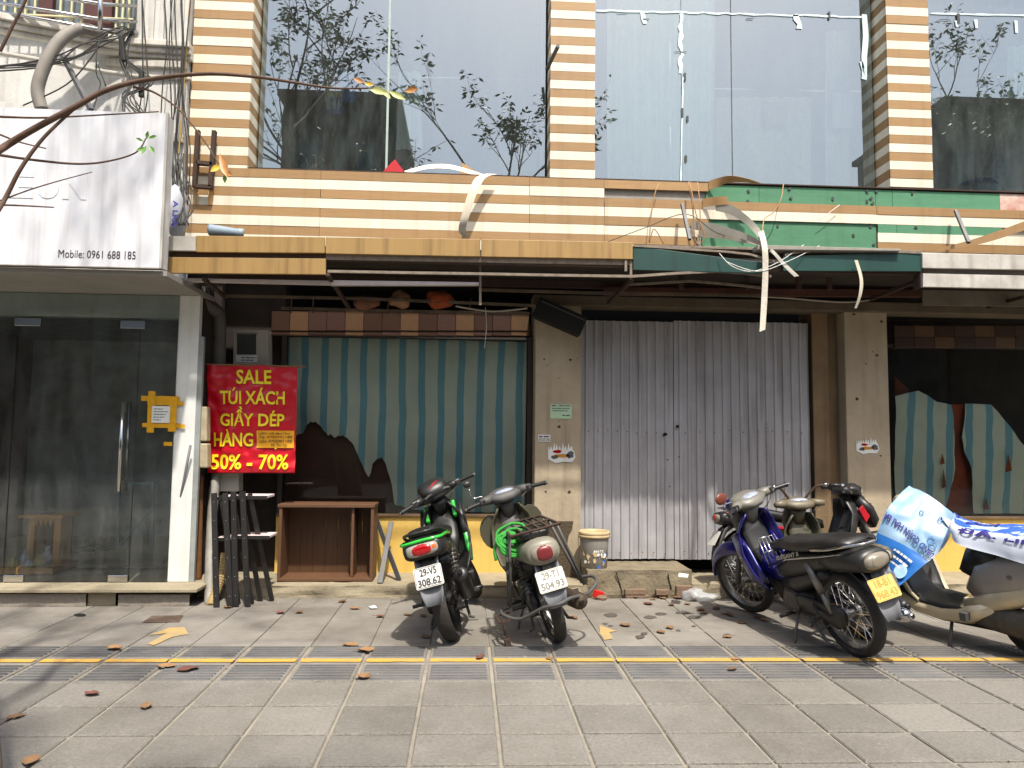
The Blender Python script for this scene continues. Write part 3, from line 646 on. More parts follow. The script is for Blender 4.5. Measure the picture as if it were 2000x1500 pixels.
# ground floor of the glass shop
YD=6.67; ZD=.15; zso=2.665
ob('soffit',bx(-8,WX(340,6.0,540),5.86,7.0,zso,zso+.04),M('grey soffit','9a9892',.9,scale=3,col2='7e7b74',amt=1.2),NB)
ob('column',bx(WX(341,YD),-2.402,YD,6.74,ZD,zso-.001),m_white,NB,bev=.004)
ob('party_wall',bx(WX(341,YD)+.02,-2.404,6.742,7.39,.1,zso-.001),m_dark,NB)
ob('header',bx(-8,WX(341,YD)-.002,YD+.03,YD+.12,WZ(200,619,YD),zso-.001),M('pale header','c6cbc8',.8,var=.08),NB)
ob('inner_wall',bx(WX(341,YD)-.05,WX(341,YD)-.002,YD+.13,9.6,ZD,zso-.001),m_white,NB)
ob('room_back',bx(-8,-2.5,9.62,9.7,ZD,2.9),M('grey back wall','a4a6a6',.95,var=.2),NB); ob('room_floor',bx(-8,-2.66,7.41,9.62,ZD-.02,ZD+.006),M('beige floor tile','a89c88',.4,var=.15),NB)
ob('room_ceiling',bx(-8,-2.66,6.8,9.62,zso-.06,zso-.003),M('dark ceiling','8a8c8c',.9),NB); ob('room_side',bx(-5.6,-5.5,6.75,9.62,ZD,2.6),M('brownish wall','8a7468',.9),NB)
m_dgl=glassmat('clear door glass',.02,'f4f8f6',.055,'b8bebc')
xd=[-6.5,WX(24,YD,850),WX(265,YD,850),WX(341,YD,850)]
for i in range(3): glasspane('glass_pane' if i!=1 else 'glass_door',xd[i]+.004,xd[i+1]-.004,YD-.006,YD+.006,ZD+.004,(zso-.01) if i!=1 else WZ(150,622,YD),m_dgl,NB)
glasspane('glass_pane',xd[1]+.004,xd[2]-.004,YD-.006,YD+.006,WZ(150,619,YD),zso-.01,m_dgl,NB)
zf=WZ(150,631,YD); 
for x0,x1,z0,z1 in ((xd[1]-.03,xd[1]+.19,zf-.035,zf+.035),(xd[2]-.17,xd[2]+.04,zf-.04,zf+.03),(xd[2]-.17,xd[2]-.005,ZD+.004,ZD+.06),(xd[1]+.005,xd[1]+.17,ZD+.004,ZD+.06)): ob('patch_fitting',bx(x0,x1,YD-.016,YD+.016,z0,z1),m_chr,NB,bev=.003)
for x,dy in ((236,-.05),(249,.05)):
    p0=W(x,960,YD+dy); p1=W(x,786,YD+dy); X=(p0.x+p1.x)/2; ob('door_handle',[tube([(X,YD+dy,p0.z),(X,YD+dy,p1.z)],.016,10)]+[tube([(X,YD+dy,z),(X,YD+.0,z)],.008,6) for z in (p0.z+.1,p1.z-.1)],m_chr,NB,smooth=True)
ob('side_frame',bx(-2.401,-2.36,6.68,6.72,ZD,2.3),M('grey frame','8d9290',.6),NB)
# sign box
YS=5.80
SG=thing('shop_sign','large white sign box with bare ghost letters and a mobile number','sign',(-3.6,6,2.69))
m_sign=M('dirty white sign sheet','e2e2e4',.5,scale=2.4,col2='c6cad2',amt=1.2,streak=.3)
xs1=WX(320,YS,400); zs0=WZ(200,520,YS); zs1=WZ(200,217,YS)
ob('panel',bx(-6.5,xs1,YS,YS+.012,zs0,zs1),m_sign,SG); ob('box',bx(-6.5,xs1-.003,YS+.013,5.93,zs0+.006,zs1-.004),M('sign box side','c2c2c0',.6,streak=.4),SG)
ob('edge_trim',[bx(xs1-.015,xs1+.004,YS-.004,YS+.02,zs0-.006,zs1+.004),bx(-6.5,xs1-.016,YS-.004,YS+.02,zs0-.008,zs0-.001)],m_wm,SG)
def onsign(px0,py0): 
    p=W(px0,py0,YS); return lambda a,b:(p.x+a,YS-.003,p.z+b)
mb=WX(265,YS,495)-WX(114,YS,495)
ob('phone_number',text_fit('Mobile: 0961 688 185',onsign(114,503),mb,.062,.0),M('dark lettering','2a2226',.6),SG)
gm=m_sign
for ch,x0,x1 in (('E',18,66),('U',74,116),('N',124,170)):
    s=text_fit(ch,lambda a,b,x0=x0:(WX(x0,YS,360)+a,0,WZ(90,388,YS)+b),WX(x1,YS,360)-WX(x0,YS,360),.22,.05)
    V=[(p[0],YS-.001,p[2]) for p in s[0]]; ob('ghost_letter',(V,s[1]),gm,SG,sol=.006)
# ================================================================ motorbikes
m_tyre=M('tyre rubber','1c1b1a',.85,scale=9,col2='3a3733',amt=1.2,bump=.4,bscale=90)
m_bp=M('black plastic','141415',.42,scale=6,col2='2b2b2a',amt=1.0)
m_gp=M('faded grey plastic','3b3c3d',.6,scale=6,col2='55534f',amt=1.2)
m_seat=M('black vinyl','0f0f10',.38,scale=8,col2='2a2927',amt=.9,bump=.15,bscale=120)
m_alu=M('cast alloy','7d7b77',.45,.8,var=.25,scale=14)
m_eng=M('greasy engine','3a3733',.6,.6,scale=20,col2='6b665e',amt=1.4,bump=.4)
m_chrome=M('chrome','b8b8b8',.15,1,var=.08)
m_rchr=M('rusted chrome','8a7a6a',.35,.9,scale=20,col2='5a3c28',amt=1.5)
m_red=M('red lamp lens','9a0d12',.12,var=.15,coat=.5); m_redold=M('dull red lens','7a2a2c',.35,scale=9,col2='5a1c20',amt=1.3)
m_amb=M('amber lens','d0632a',.15,var=.1,coat=.4); m_clr=M('clear lamp lens','8f8d86',.12,var=.15,coat=.6); m_smoke=M('dusty lamp lens','6a6458',.3,scale=6,col2='8f887a',amt=1.2)
m_mud=M('grey mudguard','5b5f68',.6,scale=7,col2='7d7f82',amt=1.3)
m_plw=M('white number plate','dcdcd6',.45,scale=20,col2='c2c0b8',amt=.8); m_ply=M('yellowed number plate','d6bd72',.45,scale=14,col2='c9a950',amt=1)
m_ink=M('plate ink','33353a',.6); m_inky=M('faded plate ink','a88c40',.6)
m_rope=M('green rope','2f9a35',.8,scale=40,col2='1d6a22',amt=1.4)
m_dial=M('dial glass','b8bcc4',.15,scale=30,col2='5a6a8a',amt=1.4,coat=.5)
RW=.285
def arc(cx,cz,r,a0,a1,n=12): return [(cx+r*math.cos(math.radians(a0+(a1-a0)*i/n)),0,cz+r*math.sin(math.radians(a0+(a1-a0)*i/n))) for i in range(n+1)]
def ell(c,r,**k): return ball(c,r,14,10)
def rim_tyre(root,cx,T,tw=.042,cast=False,R=RW,rimm=None):
    s=R/.285
    def TT(q): return tf(q,T) if T else q
    n=64; pr=[(.232*s,-.028),(.245*s,-tw*.92),(.262*s,-tw),(.276*s,-tw*.75),(.284*s,-tw*.4),(.287*s,0),(.284*s,tw*.4),(.276*s,tw*.75),(.262*s,tw),(.245*s,tw*.92),(.232*s,.028)]
    v,f=lathe(pr,n,(cx,0,R),'Y',False); V=[]
    for i,p in enumerate(v):
        k=i%n; ring=i//n
        if 2<=ring<=8 and (k+ring)%3==0:
            d=Vector((p[0]-cx,0,p[2]-R)); d=d*.988; V.append((cx+d.x,p[1],R+d.z))
        else: V.append(p)
    rimp=[(.234*s,-.026),(.222*s,-.03),(.212*s,-.014),(.212*s,.014),(.222*s,.03),(.234*s,.026)]
    parts=[lathe(rimp,40,(cx,0,R),'Y',False),lathe([(.02,-.07),(.05,-.06),(.05,-.03),(.03,-.025),(.03,.025),(.05,.03),(.05,.06),(.02,.07)],18,(cx,0,R),'Y')]
    if cast:
        for k in range(5):
            a=2*math.pi*k/5+.3
            for da in (-.1,.1): parts.append(bar((cx+.04*math.cos(a),0,R+.04*math.sin(a)),(cx+.218*s*math.cos(a+da),0,R+.218*s*math.sin(a+da)),.022,.03,(0,1,0)))
    w_=ob('wheel',TT(merge(parts)),rimm or m_alu,root,ang=35)
    ob('tyre',TT((V,f)),m_tyre,w_,ang=50)
    if not cast:
        sp=[]
        for k in range(36):
            a=2*math.pi*k/36; b=a+(.42 if (k//2)%2 else -.42); y=.05 if k%2 else -.05
            sp.append(tube([(cx+.045*math.cos(b),y,R+.045*math.sin(b)),(cx+.214*s*math.cos(a),0,R+.214*s*math.sin(a))],.0021,4,False))
        ob('spokes',TT(merge(sp)),m_chrome,w_)
    return w_
def shell(path,halfw,drop,th=.006,n=8):
    """curved mudguard shell along path (x,z), half width, side drop"""
    P=[Vector(p) for p in path]; v=[];f=[]
    for i,p in enumerate(P):
        d=(P[min(i+1,len(P)-1)]-P[max(i-1,0)]).normalized(); nrm=Vector((-d.z,0,d.x))
        hw=halfw[i] if isinstance(halfw,list) else halfw; dr=drop[i] if isinstance(drop,list) else drop
        for k in range(n+1):
            u=-1+2*k/n; q=p-nrm*(dr*abs(u)**3)+Vector((0,hw*(u if abs(u)<.85 else math.copysign(.85+.15*(abs(u)-.85)/.15,u)),0)); v.append(tuple(q))
    for i in range(len(P)-1):
        for k in range(n): a=i*(n+1)+k; f.append((a,a+1,a+n+2,a+n+1))
    return v,f
def plate(root,c,tilt,l1,l2,pm,im,roll=0,blank=False):
    up=Vector((math.sin(tilt),0,math.cos(tilt))); nb=Vector((-math.cos(tilt),0,math.sin(tilt))); rt=Vector((0,-1,0)); c=Vector(c)
    if roll: q=Matrix.Rotation(roll,3,nb); up=q@up; rt=q@rt
    fn=lambda a,b,h=0:c+rt*a+up*b+nb*h
    r=.012; poly=[]
    for sx,sz,a0 in ((1,1,0),(-1,1,90),(-1,-1,180),(1,-1,270)):
        for k in range(4): a=math.radians(a0+30*k); poly.append((sx*(.095-r)+r*math.cos(a),sz*(.07-r)+r*math.sin(a)))
    p=ob('number_plate',prism(poly,lambda a,b,t:fn(a,b,t-.001),.003),pm,root)
    if not blank:
        for s,y0,w_,x0 in ((l1,.008,.115,-.055),(l2,-.058,.158,-.079)):
            ob('plate_number',text_fit(s,lambda a,b:fn(x0+a,y0+b,.0035),w_,.05,.03),im,p)
        ob('plate_border',[bar(fn(a,b,.0032),fn(c_,d_,.0032),.0025,.001,nb) for a,b,c_,d_ in ((-.085,.064,.085,.064),(-.085,-.064,.085,-.064),(-.089,-.06,-.089,.06),(.089,-.06,.089,.06))],im,p)
    return p
def helix(a,b,r,turns,wr=.005,n=8):
    a=Vector(a);b=Vector(b);d=(b-a);u=d.orthogonal().normalized();q=d.normalized().cross(u); N_=int(turns*10)
    return tube([a+d*(i/N_)+(u*math.cos(i*.628)+q*math.sin(i*.628))*r for i in range(N_+1)],wr,5)
def underbone(name,label,pos,head,lean,steer,paint,dark,o):
    """step-through motorbike. x forward, y left, origin under the rear axle"""
    WB=o.get('wb',1.22); r=thing(name,label,'motorbike',(0,0,0)); D=WB-1.22
    sh=lambda L,k=0:[(s[0]+D,)+tuple(s[1:]) for s in L]
    ax0=Vector((.93+D,0,.90)); ax=Vector((.29,0,-.56)).normalized()
    T=Matrix.Translation(ax0)@Matrix.Rotation(-steer,4,ax)@Matrix.Translation(-ax0)
    st_=lambda q:tf(merge(q) if isinstance(q,list) else q,T)
    rim_tyre(r,0,None,o.get('rt',.045),o.get('cast',False),rimm=o.get('rim')); rim_tyre(r,WB,T,.038,o.get('cast',False),rimm=o.get('rim'))
    # fork, front mudguard
    ob('fork',st_([tube([(WB,s*.078,RW),(1.03+D,s*.078,.70),(.97+D,s*.075,.82)],[.022,.022,.026],10) for s in (-1,1)]+[bar((.98+D,-.09,.80),(.98+D,.09,.80),.05,.03),tube([(.985+D,0,.80),(.92+D,0,.94)],.03,10)]),o.get('forkm',m_gp),r,ang=40)
    fp=arc(WB,RW,.318,150,-2,14); ob('front_mudguard',st_(shell([(p[0],0,p[2]+.01) for p in fp],[.05+.02*math.sin(math.pi*i/14) for i in range(15)],[.03+.06*math.sin(math.pi*i/14) for i in range(15)])),o.get('fend',paint),r,smooth=True,sol=.005)
    # leg shield and cowl
    def ls(u,v):
        u=2*u-1; cx=interp([(0,.985),(.25,1.005),(.55,.945),(.8,.86),(1,.78)],v)+D; cz=lerp(.90,.30,v); hw=interp([(0,.09),(.2,.165),(.5,.20),(.75,.185),(1,.12)],v)
        return (cx-.15*abs(u)**2.2*(1-.3*v),hw*u,cz+.03*abs(u)*v)
    ob('leg_shield',grid(14,12,ls),o.get('shield',paint),r,smooth=True,sol=.014)
    ob('front_cowl',loft(sh([(.98,.96,.045,.03),(1.02,.90,.085,.05),(1.05,.80,.085,.055),(1.045,.70,.06,.045),(1.02,.64,.03,.02)]),16),o.get('cowl',paint),r,smooth=True)
    ob('knee_panel',loft(sh([(.945,.86,.075,.03),(.925,.74,.11,.035),(.87,.60,.105,.04),(.80,.50,.08,.04)]),14),dark,r,smooth=True)
    # body
    ob('centre_tunnel',loft(sh([(.90,.62,.055,.06),(.82,.50,.075,.075)])+[(.68,.465,.085,.075),(.56,.50,.09,.085),(.46,.57,.095,.10),(.36,.62,.10,.09)],16),o.get('tunnel',paint),r,smooth=True)
    ob('side_cover',loft([(.62,.47,.075,.05),(.52,.53,.105,.09),(.38,.58,.122,.10),(.2,.62,.13,.085),(.02,.665,.125,.065),(-.14,.70,.105,.055),(-.27,.725,.08,.045),(-.335,.735,.05,.03)],18,3),o.get('tail',paint),r,smooth=True)
    ob('lower_cover',loft([(.60,.40,.07,.05),(.42,.42,.105,.075),(.22,.50,.11,.06),(.08,.56,.10,.04)],14),dark,r,smooth=True)
    se=ob('seat',loft([(.625,.635,.06,.018),(.60,.68,.095,.035),(.47,.712,.12,.042),(.30,.722,.135,.048),(.14,.748,.138,.05),(0,.775,.132,.046),(-.14,.792,.112,.036),(-.215,.795,.08,.02)],18,3.2),m_seat,r,smooth=True)
    if o.get('line'):
        for s in (-1,1): ob('side_stripe',tube([(.55,s*.118,.53),(.40,s*.128,.62),(.2,s*.137,.665),(0,s*.132,.705),(-.14,s*.114,.735),(-.27,s*.09,.752)],[.004,.008,.009,.009,.008,.004],6),o['line'],r,smooth=True)
    # tail lamps
    lw,lh,tz=o.get('lamp',(.085,.042,.695))
    ob('tail_cowl',loft([(.10,.655,.125,.06),(-.08,.675,.135,lh+.035),(-.22,tz-.005,lw+.045,lh+.034),(-.31,tz,lw+.032,lh+.026),(-.345,tz,lw+.02,lh+.014)],20,o.get('tce',3)),o.get('tail',paint),r,smooth=True)
    tl=ob('tail_light',loft([(-.33,tz,lw+.008,lh+.004),(-.352,tz,lw+.004,lh),(-.366,tz,lw*.9,lh*.85),(-.373,tz,lw*.6,lh*.5)],20,o.get('tce',3)),o.get('ind',m_clr),r,smooth=True)
    ob('brake_lens',loft([(-.345,tz,lw*.74,lh*.95),(-.360,tz,lw*.72,lh*.92),(-.374,tz,lw*.62,lh*.78),(-.380,tz,lw*.4,lh*.5)],18,2.6),o.get('lens',m_red),tl,smooth=True)
    ob('rear_mudguard',shell([(-.20,0,.64),(-.27,0,.59),(-.32,0,.50),(-.355,0,.40),(-.38,0,.33)],[.08,.08,.08,.075,.055],[.05,.05,.04,.03,.02]),o.get('mud',m_mud),r,smooth=True,sol=.005)
    ob('inner_mudguard',shell(arc(0,RW,.325,30,140,10),.06,.04),m_bp,r,smooth=True,sol=.005)
    plate(r,o.get('pc',(-.37,0,.50)),o.get('pt',.42),o.get('l1',''),o.get('l2',''),o.get('pm',m_plw),o.get('im',m_ink),blank=not o.get('l1'))
    ob('plate_bracket',bar((-.28,0,.63),(o.get('pc',(-.36,0,.5))[0]+.035,0,.55),.06,.015),dark,r)
    # engine and drive
    fins=[lathe([(.062,.0),(.062,.008)],16,(.56+.026*k,0,.335),'X') for k in range(7)]
    en=ob('engine',[loft([(.30,.27,.085,.07),(.38,.28,.10,.10),(.50,.30,.10,.105),(.58,.33,.08,.07)],14),lathe([(.04,-.125),(.085,-.118),(.09,-.09),(.09,.09),(.085,.118),(.04,.125)],20,(.46,0,.29),'Y'),tube([(.55,0,.335),(.78,0,.35)],.045,12)]+fins,m_eng,r,ang=40)
    ob('carburettor',[tube([(.50,.0,.42),(.60,0,.44),(.66,0,.40)],.028,8)],m_alu,en,smooth=True)
    ob('chain_case',loft([(-.06,.285,.018,.06),(.0,.288,.02,.085),(.12,.30,.02,.062),(.34,.315,.02,.055),(.42,.32,.012,.03)],12,3,.105),o.get('case',m_bp),r,smooth=True)
    ob('swing_arm',[bar((0,s*.085,RW),(.36,s*.085,.33),.02,.045) for s in (-1,1)],m_gp,r,bev=.004)
    for s in (-1,1):
        sh_=ob('shock_absorber',[tube([(.03,s*.118,.31),(.10,s*.118,.46)],.017,10),tube([(.09,s*.118,.44),(.18,s*.118,.63)],.026 if o.get('shcov') else .012,10)],o.get('shm',m_alu),r,smooth=True)
        if not o.get('shcov'): ob('spring',helix((.045,s*.118,.345),(.165,s*.118,.60),.026,9,.0055),m_gp,sh_)
    xr=o.get('exr',.05)
    ex=ob('exhaust',[tube(curve([(.74,-.03,.30),(.66,-.09,.22),(.48,-.13,.20),(.25,-.14,.235),(.12,-.145,.26)],5),.017,8)],m_rchr,r,smooth=True)
    e0=Vector((.16,-.15,.255)); e1=Vector(o.get('exend',(-.34,-.165,.30))); dv=(e1-e0)
    ob('muffler',[tube([e0,e0+dv*.06,e0+dv*.12,e0+dv*.9,e0+dv*.97,e1],[.02,xr*.7,xr,xr,xr*.85,xr*.5],16),tube([e1-dv.normalized()*.02,e1+dv.normalized()*.025],.018,10)],o.get('exm',m_bp),ex,smooth=True)
    ob('tail_pipe_mouth',lathe([(.001,0),(.013,0)],10,(0,0,0),'X') if 0 else tube([e1+dv.normalized()*.0255,e1+dv.normalized()*.027],.013,10),m_blk,ex)
    # pegs, stands, pedals
    ob('foot_peg',[tube([(.44,-.24,.23),(.44,-.13,.23)],.014,8),tube([(.44,.13,.23),(.44,.24,.23)],.014,8),tube([(.44,-.13,.22),(.44,.13,.22)],.009,6)],m_bp,r,smooth=True)
    for s in (-1,1): ob('rear_peg',[bar((.20,s*.12,.34),(.10,s*.17,.28),.02,.02),tube([(.10,s*.15,.275),(.10,s*.25,.275)],.013,8)],m_bp,r)
    ob('gear_lever',tube([(.40,.13,.25),(.56,.15,.21),(.58,.2,.21)],.006,6),m_alu,r); ob('kick_starter',tube([(.42,-.13,.30),(.30,-.17,.38),(.30,-.22,.38)],.008,6),m_alu,r)
    a=math.sin(lean); zf=-.20*math.tan(abs(lean))
    ob('side_stand',tube([(.42,.09,.24),(.38,.19,.10),(.36,.255,-.255*math.tan(lean)+.012),(.41,.275,-.275*math.tan(lean)+.010)],.010,6),m_gp,r,smooth=True)
    ob('centre_stand',[tube([(.30,s*.10,.22),(.12,s*.13,.10),(.08,s*.16,.10)],.011,6) for s in (-1,1)]+[tube([(.2,-.11,.16),(.2,.11,.16)],.009,6)],m_gp,r,smooth=True)
    # handlebar group
    nz_=o.get('nac',dark)
    hb=ob('handlebar_cover',st_([loft(sh([(.80,.955,.05,.02),(.84,.975,.13,.04),(.91,.985,.15,.055),(.98,.985,.13,.06),(1.03,.975,.08,.045)]),18,2.6),loft(sh([(.90,.94,.07,.05),(.92,.88,.06,.05),(.94,.82,.05,.05)]),14)]+[tube([(.90+D,s*.10,.985),(.87+D,s*.17,.99),(.845+D,s*.225,.99)],[.045,.036,.026],12) for s in (-1,1)]),nz_,r,smooth=True)
    ob('instrument_panel',st_(ell((.875+D,0,1.018),(.05,.085,.022))),m_dial,hb,smooth=True)
    ob('headlight',st_(ell((1.025+D,0,.975),(.03,.085,.05))),m_clr,hb,smooth=True)
    gm=o.get('grip',m_bp)
    for s in (-1,1):
        ob('grip',st_([tube([(.845+D,s*.22,.99),(.80+D,s*.345,.985)],.0165,12),tube([(.806+D,s*.325,.985),(.798+D,s*.348,.985)],.019,12)]),gm,r,ang=40)
        ob('bar_end',st_(tube([(.80+D,s*.345,.985),(.794+D,s*.36,.985)],.011,8)),m_chrome,r)
        ob('switch_box',st_(cb((.85+D,s*.205,.99),(.05,.05,.05))),m_bp,r,bev=.008)
    ob('brake_lever',st_(tube([(.88+D,-.20,.985),(.89+D,-.25,.98),(.865+D,-.35,.972)],.006,6)),m_alu,r)
    for s in o.get('mirrors',()):
        b0=Vector((.88+D,s*.19,1.005)); mm=o.get('mirh',.10)
        ob('mirror_stem',st_(tube(curve([b0,b0+Vector((0,s*.0,.03)),b0+Vector((.01,s*.07,.04)),b0+Vector((.01,s*.08,mm))],4),.006,6)),m_chrome,r,smooth=True)
        ob('mirror',st_(ell(b0+Vector((.01,s*.085,mm+.04)),o.get('mirr',(.018,.05,.036)))),o.get('mirm',m_bp),r,smooth=True)
    ob('shield_hook',tube([(.93+D,0,.78),(.90+D,0,.76),(.895+D,0,.73)],.004,5),m_chrome,r)
    ob('control_cables',st_([tube(curve([(.85+D,s*.20,.98),(.93+D,s*.17,1.0),(1.0+D,s*.10,.96),(.99+D,s*.04,.86),(1.0+D,s*.03,.76)],5),.0045,5) for s in (-1,1)]+[tube(curve([(.84+D,-.19,.97),(.80+D,-.10,.93),(.86+D,-.05,.86),(.92+D,-.03,.78)],5),.004,5),tube(curve([(.98+D,.07,.80),(1.06+D,.09,.60),(1.17+D,.085,.42),(WB,.07,.30)],5),.004,5)]),m_bp,r,smooth=True)
    ob('seam_screws',[ball((x,s*y,z),.006,6,4) for s in (-1,1) for x,y,z in ((.30,.121,.58),(.50,.112,.50),(.05,.131,.66),(.88+D,.185,.60),(.80+D,.15,.42))],m_alu,r)
    if o.get('grab'): ob('grab_rail',tube(curve([(.10,.135,.735),(-.08,.14,.765),(-.22,.12,.80),(-.30,.06,.81),(-.31,0,.81),(-.30,-.06,.81),(-.22,-.12,.80),(-.08,-.14,.765),(.10,-.135,.735)],5),.011,8),o['grab'],r,smooth=True)
    if 'extra' in o: o['extra'](r,st_,D)
    r.matrix_world=Matrix.Translation(Vector((pos[0],pos[1],.004+pos[2] if len(pos)>2 else .004)))@Matrix.Rotation(head,4,'Z')@Matrix.Rotation(-lean,4,'X')
    return r
R_=math.radians
m_rdp0=M('red decal','9a1a22',.35,var=.1)
# ---- green and black bike, seen from behind
m_green=M('bright green paint','2fae3a',.25,var=.12,coat=.5)
def x_green(r,st_,D):
    for s in (-1,1):
        ob('side_fairing',loft([(.94+D,.70,.01,.02),(.89+D,.62,.024,.05),(.84+D,.50,.026,.06),(.79+D,.40,.012,.03)],12,2.4,s*.165),m_green,r,smooth=True)
        ob('fairing_panel',loft([(.98+D,.86,.012,.03),(.93+D,.76,.03,.06),(.89+D,.66,.03,.06),(.85+D,.57,.012,.02)],12,2.4,s*.165),m_bp,r,smooth=True)
        ob('knee_fairing',prism([(.96,.90),(.90,.90),(.86,.78),(.89,.75)],lambda a,b,t:(a+D,s*(.10+t),b),.035),m_green,r,bev=.012)
    ob('green_tail_trim',tube(curve([(.15,.135,.715),(-.05,.148,.742),(-.20,.150,.752),(-.30,.135,.752),(-.345,.09,.757),(-.352,0,.76),(-.345,-.09,.757),(-.30,-.135,.752),(-.20,-.150,.752),(-.05,-.148,.742),(.15,-.135,.715)],5),.011,8),m_green,r,smooth=True)
    ob('meter_cowl',st_([loft([(.80+D,.97,.07,.03),(.84+D,1.02,.115,.055),(.92+D,1.055,.125,.06),(1.00+D,1.045,.10,.06),(1.06+D,1.0,.06,.04)],16)]),m_bp,r,smooth=True)
    ob('cowl_trim',st_(tube(curve([(.82+D,.115,.985),(.80+D,.06,1.0),(.795+D,0,.985),(.80+D,-.06,1.0),(.82+D,-.115,.985)],4),.012,6)),m_gp,r,smooth=True)
    ob('cowl_flash',st_(tube(curve([(.80+D,.05,1.045),(.815+D,0,1.07),(.83+D,-.05,1.08)],4),[.003,.004,.006,.007,.008,.007,.006,.005,.003],6)),m_rdp0,r)
    ob('amber_strip',ell((-.352,-.078,.705),(.020,.026,.03)),m_amb,r,smooth=True)
    ob('seat_latch',bar((-.2,-.06,.815),(-.2,.06,.815),.05,.012),m_bp,r)

underbone('motorbike','green and black motorbike with red tail lamp and black muffler beside the crossed metal bars',(G(888,1250).x,G(888,1250).y),R_(85),R_(16),R_(26),m_bp,m_bp,
 dict(cast=True,rt=.052,wb=1.24,fend=m_gp,tail=m_bp,shield=m_bp,cowl=m_bp,tunnel=m_bp,lens=m_red,ind=m_clr,l1='29-V5',l2='308.62',pc=(-.36,0,.52),pt=.32,exend=(-.22,-.19,.47),exr=.058,grab=m_bp,extra=x_green,rim=m_bp,lamp=(.105,.042,.70),tce=3.6))
# ---- grey carrier bike
def x_grey(r,st_,D):
    tb=lambda P,rad=.010:tube([Vector(p) for p in P],rad,7)
    rk=ob('carrier_rack',[tb([(.32,.15,.83),(-.22,.17,.83),(-.24,-.17,.83),(.32,-.15,.83),(.32,.15,.83)],.011)]+[tb([(.32,y,.832),(-.22,y,.832)],.008) for y in (-.09,-.03,.03,.09)]+[tb([(.05,-.16,.83),(.05,.16,.83)],.008)],m_rust,r,smooth=True)
    for s in (-1,1):
        ob('rack_strut',[tb([(-.12,s*.17,.82),(-.10,s*.215,.60),(-.06,s*.27,.34)],.011),tb([(.08,s*.16,.82),(.06,s*.215,.58),(.0,s*.27,.34)],.011)],m_gp,r,smooth=True)
    ob('pannier_bar',tube(curve([(.10,-.27,.36),(.02,-.36,.36),(-.10,-.35,.34),(-.20,-.24,.31),(-.36,-.10,.36),(-.42,0,.36),(-.36,.10,.35),(-.20,.24,.28),(-.08,.33,.30),(.06,.33,.30),(.10,.27,.30)],5),.012,8),m_gp,r,smooth=True)
    ob('foot_box',[bar((.0,.27,.29),(.0,.38,.29),.012,.012),bar((-.14,.27,.28),(-.14,.38,.28),.012,.012),bar((.0,.38,.29),(-.14,.38,.28),.012,.012)],m_rust,r)
    ob('hanging_peg',[tube([(-.08,.35,.28),(-.08,.355,.16)],.011,7),cb((-.08,.355,.115),(.05,.04,.07))],m_rust,r,bev=.004)
    for s in (-1,1): ob('leg_shield_wing',prism(blob(.86,.72,.10,.14,16,.02),lambda a,b,t:(.95+D-.10*abs(a-.86)*0-.06,s*(.06+(a-.76)*.75),b+t*0) if 0 else (.90+D+t,s*(.05+(a-.74)),b),.012),m_oliv,r,bev=.004)
m_oliv=M('olive plastic','4a4834',.6,scale=5,col2='38362a',amt=1.2)
m_gryp=M('worn beige grey paint','8a8778',.45,scale=6,col2='6a675c',amt=1.3)
underbone('motorbike','grey dusty motorbike with a welded carrier rack and green rope, before the concrete pillar',(G(1090,1253).x,G(1090,1253).y),R_(96),R_(15),R_(6),m_gryp,m_gp,
 dict(wb=1.21,fend=m_gryp,shield=m_oliv,tail=m_gryp,lens=m_redold,ind=m_smoke,l1='29-T1',l2='504.93',pm=m_plw,im=M('worn plate ink','77766f',.6),pc=(-.36,0,.51),pt=.38,exend=(-.30,-.17,.30),exr=.058,exm=M('brown muffler','4a3f34',.6,.5,var=.3,scale=20),mirrors=(1,),extra=x_grey,lamp=(.085,.058,.69),tce=2.3,nac=m_gp,mirr=(.016,.035,.026),mirh=.12))
# ---- blue bike
m_blue=M('metallic navy paint','15155e',.28,.3,var=.2,scale=9,coat=.6)
def x_blue(r,st_,D):
    g=[]
    for y in (-.07,-.035,0,.035,.07): g.append(tube([(.70,y,.50),(.79,y*.9,.70)],.005,6))
    ob('wire_basket',g+[tube([(.70,-.08,.50),(.70,.08,.50)],.006,6),tube([(.79,-.07,.70),(.79,.07,.70)],.006,6),tube([(.745,-.076,.60),(.745,.076,.60)],.005,6)],m_chrome,r,smooth=True)
    for s in (-1,1):
        ob('side_badge',text_fit('ELEGANT II',lambda a,b:(.50-a if s>0 else .22+a,s*.131,.60+a*.28+b if s>0 else .68-a*.28+b),.26,.03,.02),m_chrome,r)
        ob('shield_vent',ell((.74+D,s*.125,.42),(.07,.02,.03)),m_bp,r,smooth=True)
        ob('shield_flank',loft([(.98,.72,.02,.05),(.90,.58,.022,.10),(.82,.46,.022,.10),(.70,.40,.02,.05)],12,2.5,s*.135),m_blue,r,smooth=True)
    ob('windscreen_visor',st_(loft([(1.03+D,1.0,.10,.03),(1.05+D,.95,.11,.04),(1.05+D,.88,.07,.04)],14)),m_blue,r,smooth=True)
rb=G(1678,1281); hb_=R_(103)
underbone('motorbike','navy blue motorbike with wire spoked wheels and yellowed number plate',(rb.x,rb.y),hb_,R_(13),R_(14),m_blue,m_bp,
 dict(wb=1.22,tail=m_bp,cowl=m_gp,lens=m_smoke,ind=m_smoke,l1='18-B1',l2='968.43',pm=m_ply,im=m_inky,pc=(-.365,0,.53),pt=.45,mirrors=(1,),mirm=M('brown mirror back','6a3424',.4),mirr=(.016,.06,.045),mirh=.05,extra=x_blue,nac=M('grey handlebar cover','6a6860',.45,var=.15),line=m_chrome,grab=m_chrome,exm=m_chrome,exr=.045,shcov=True,lamp=(.09,.05,.70),tce=2.4))
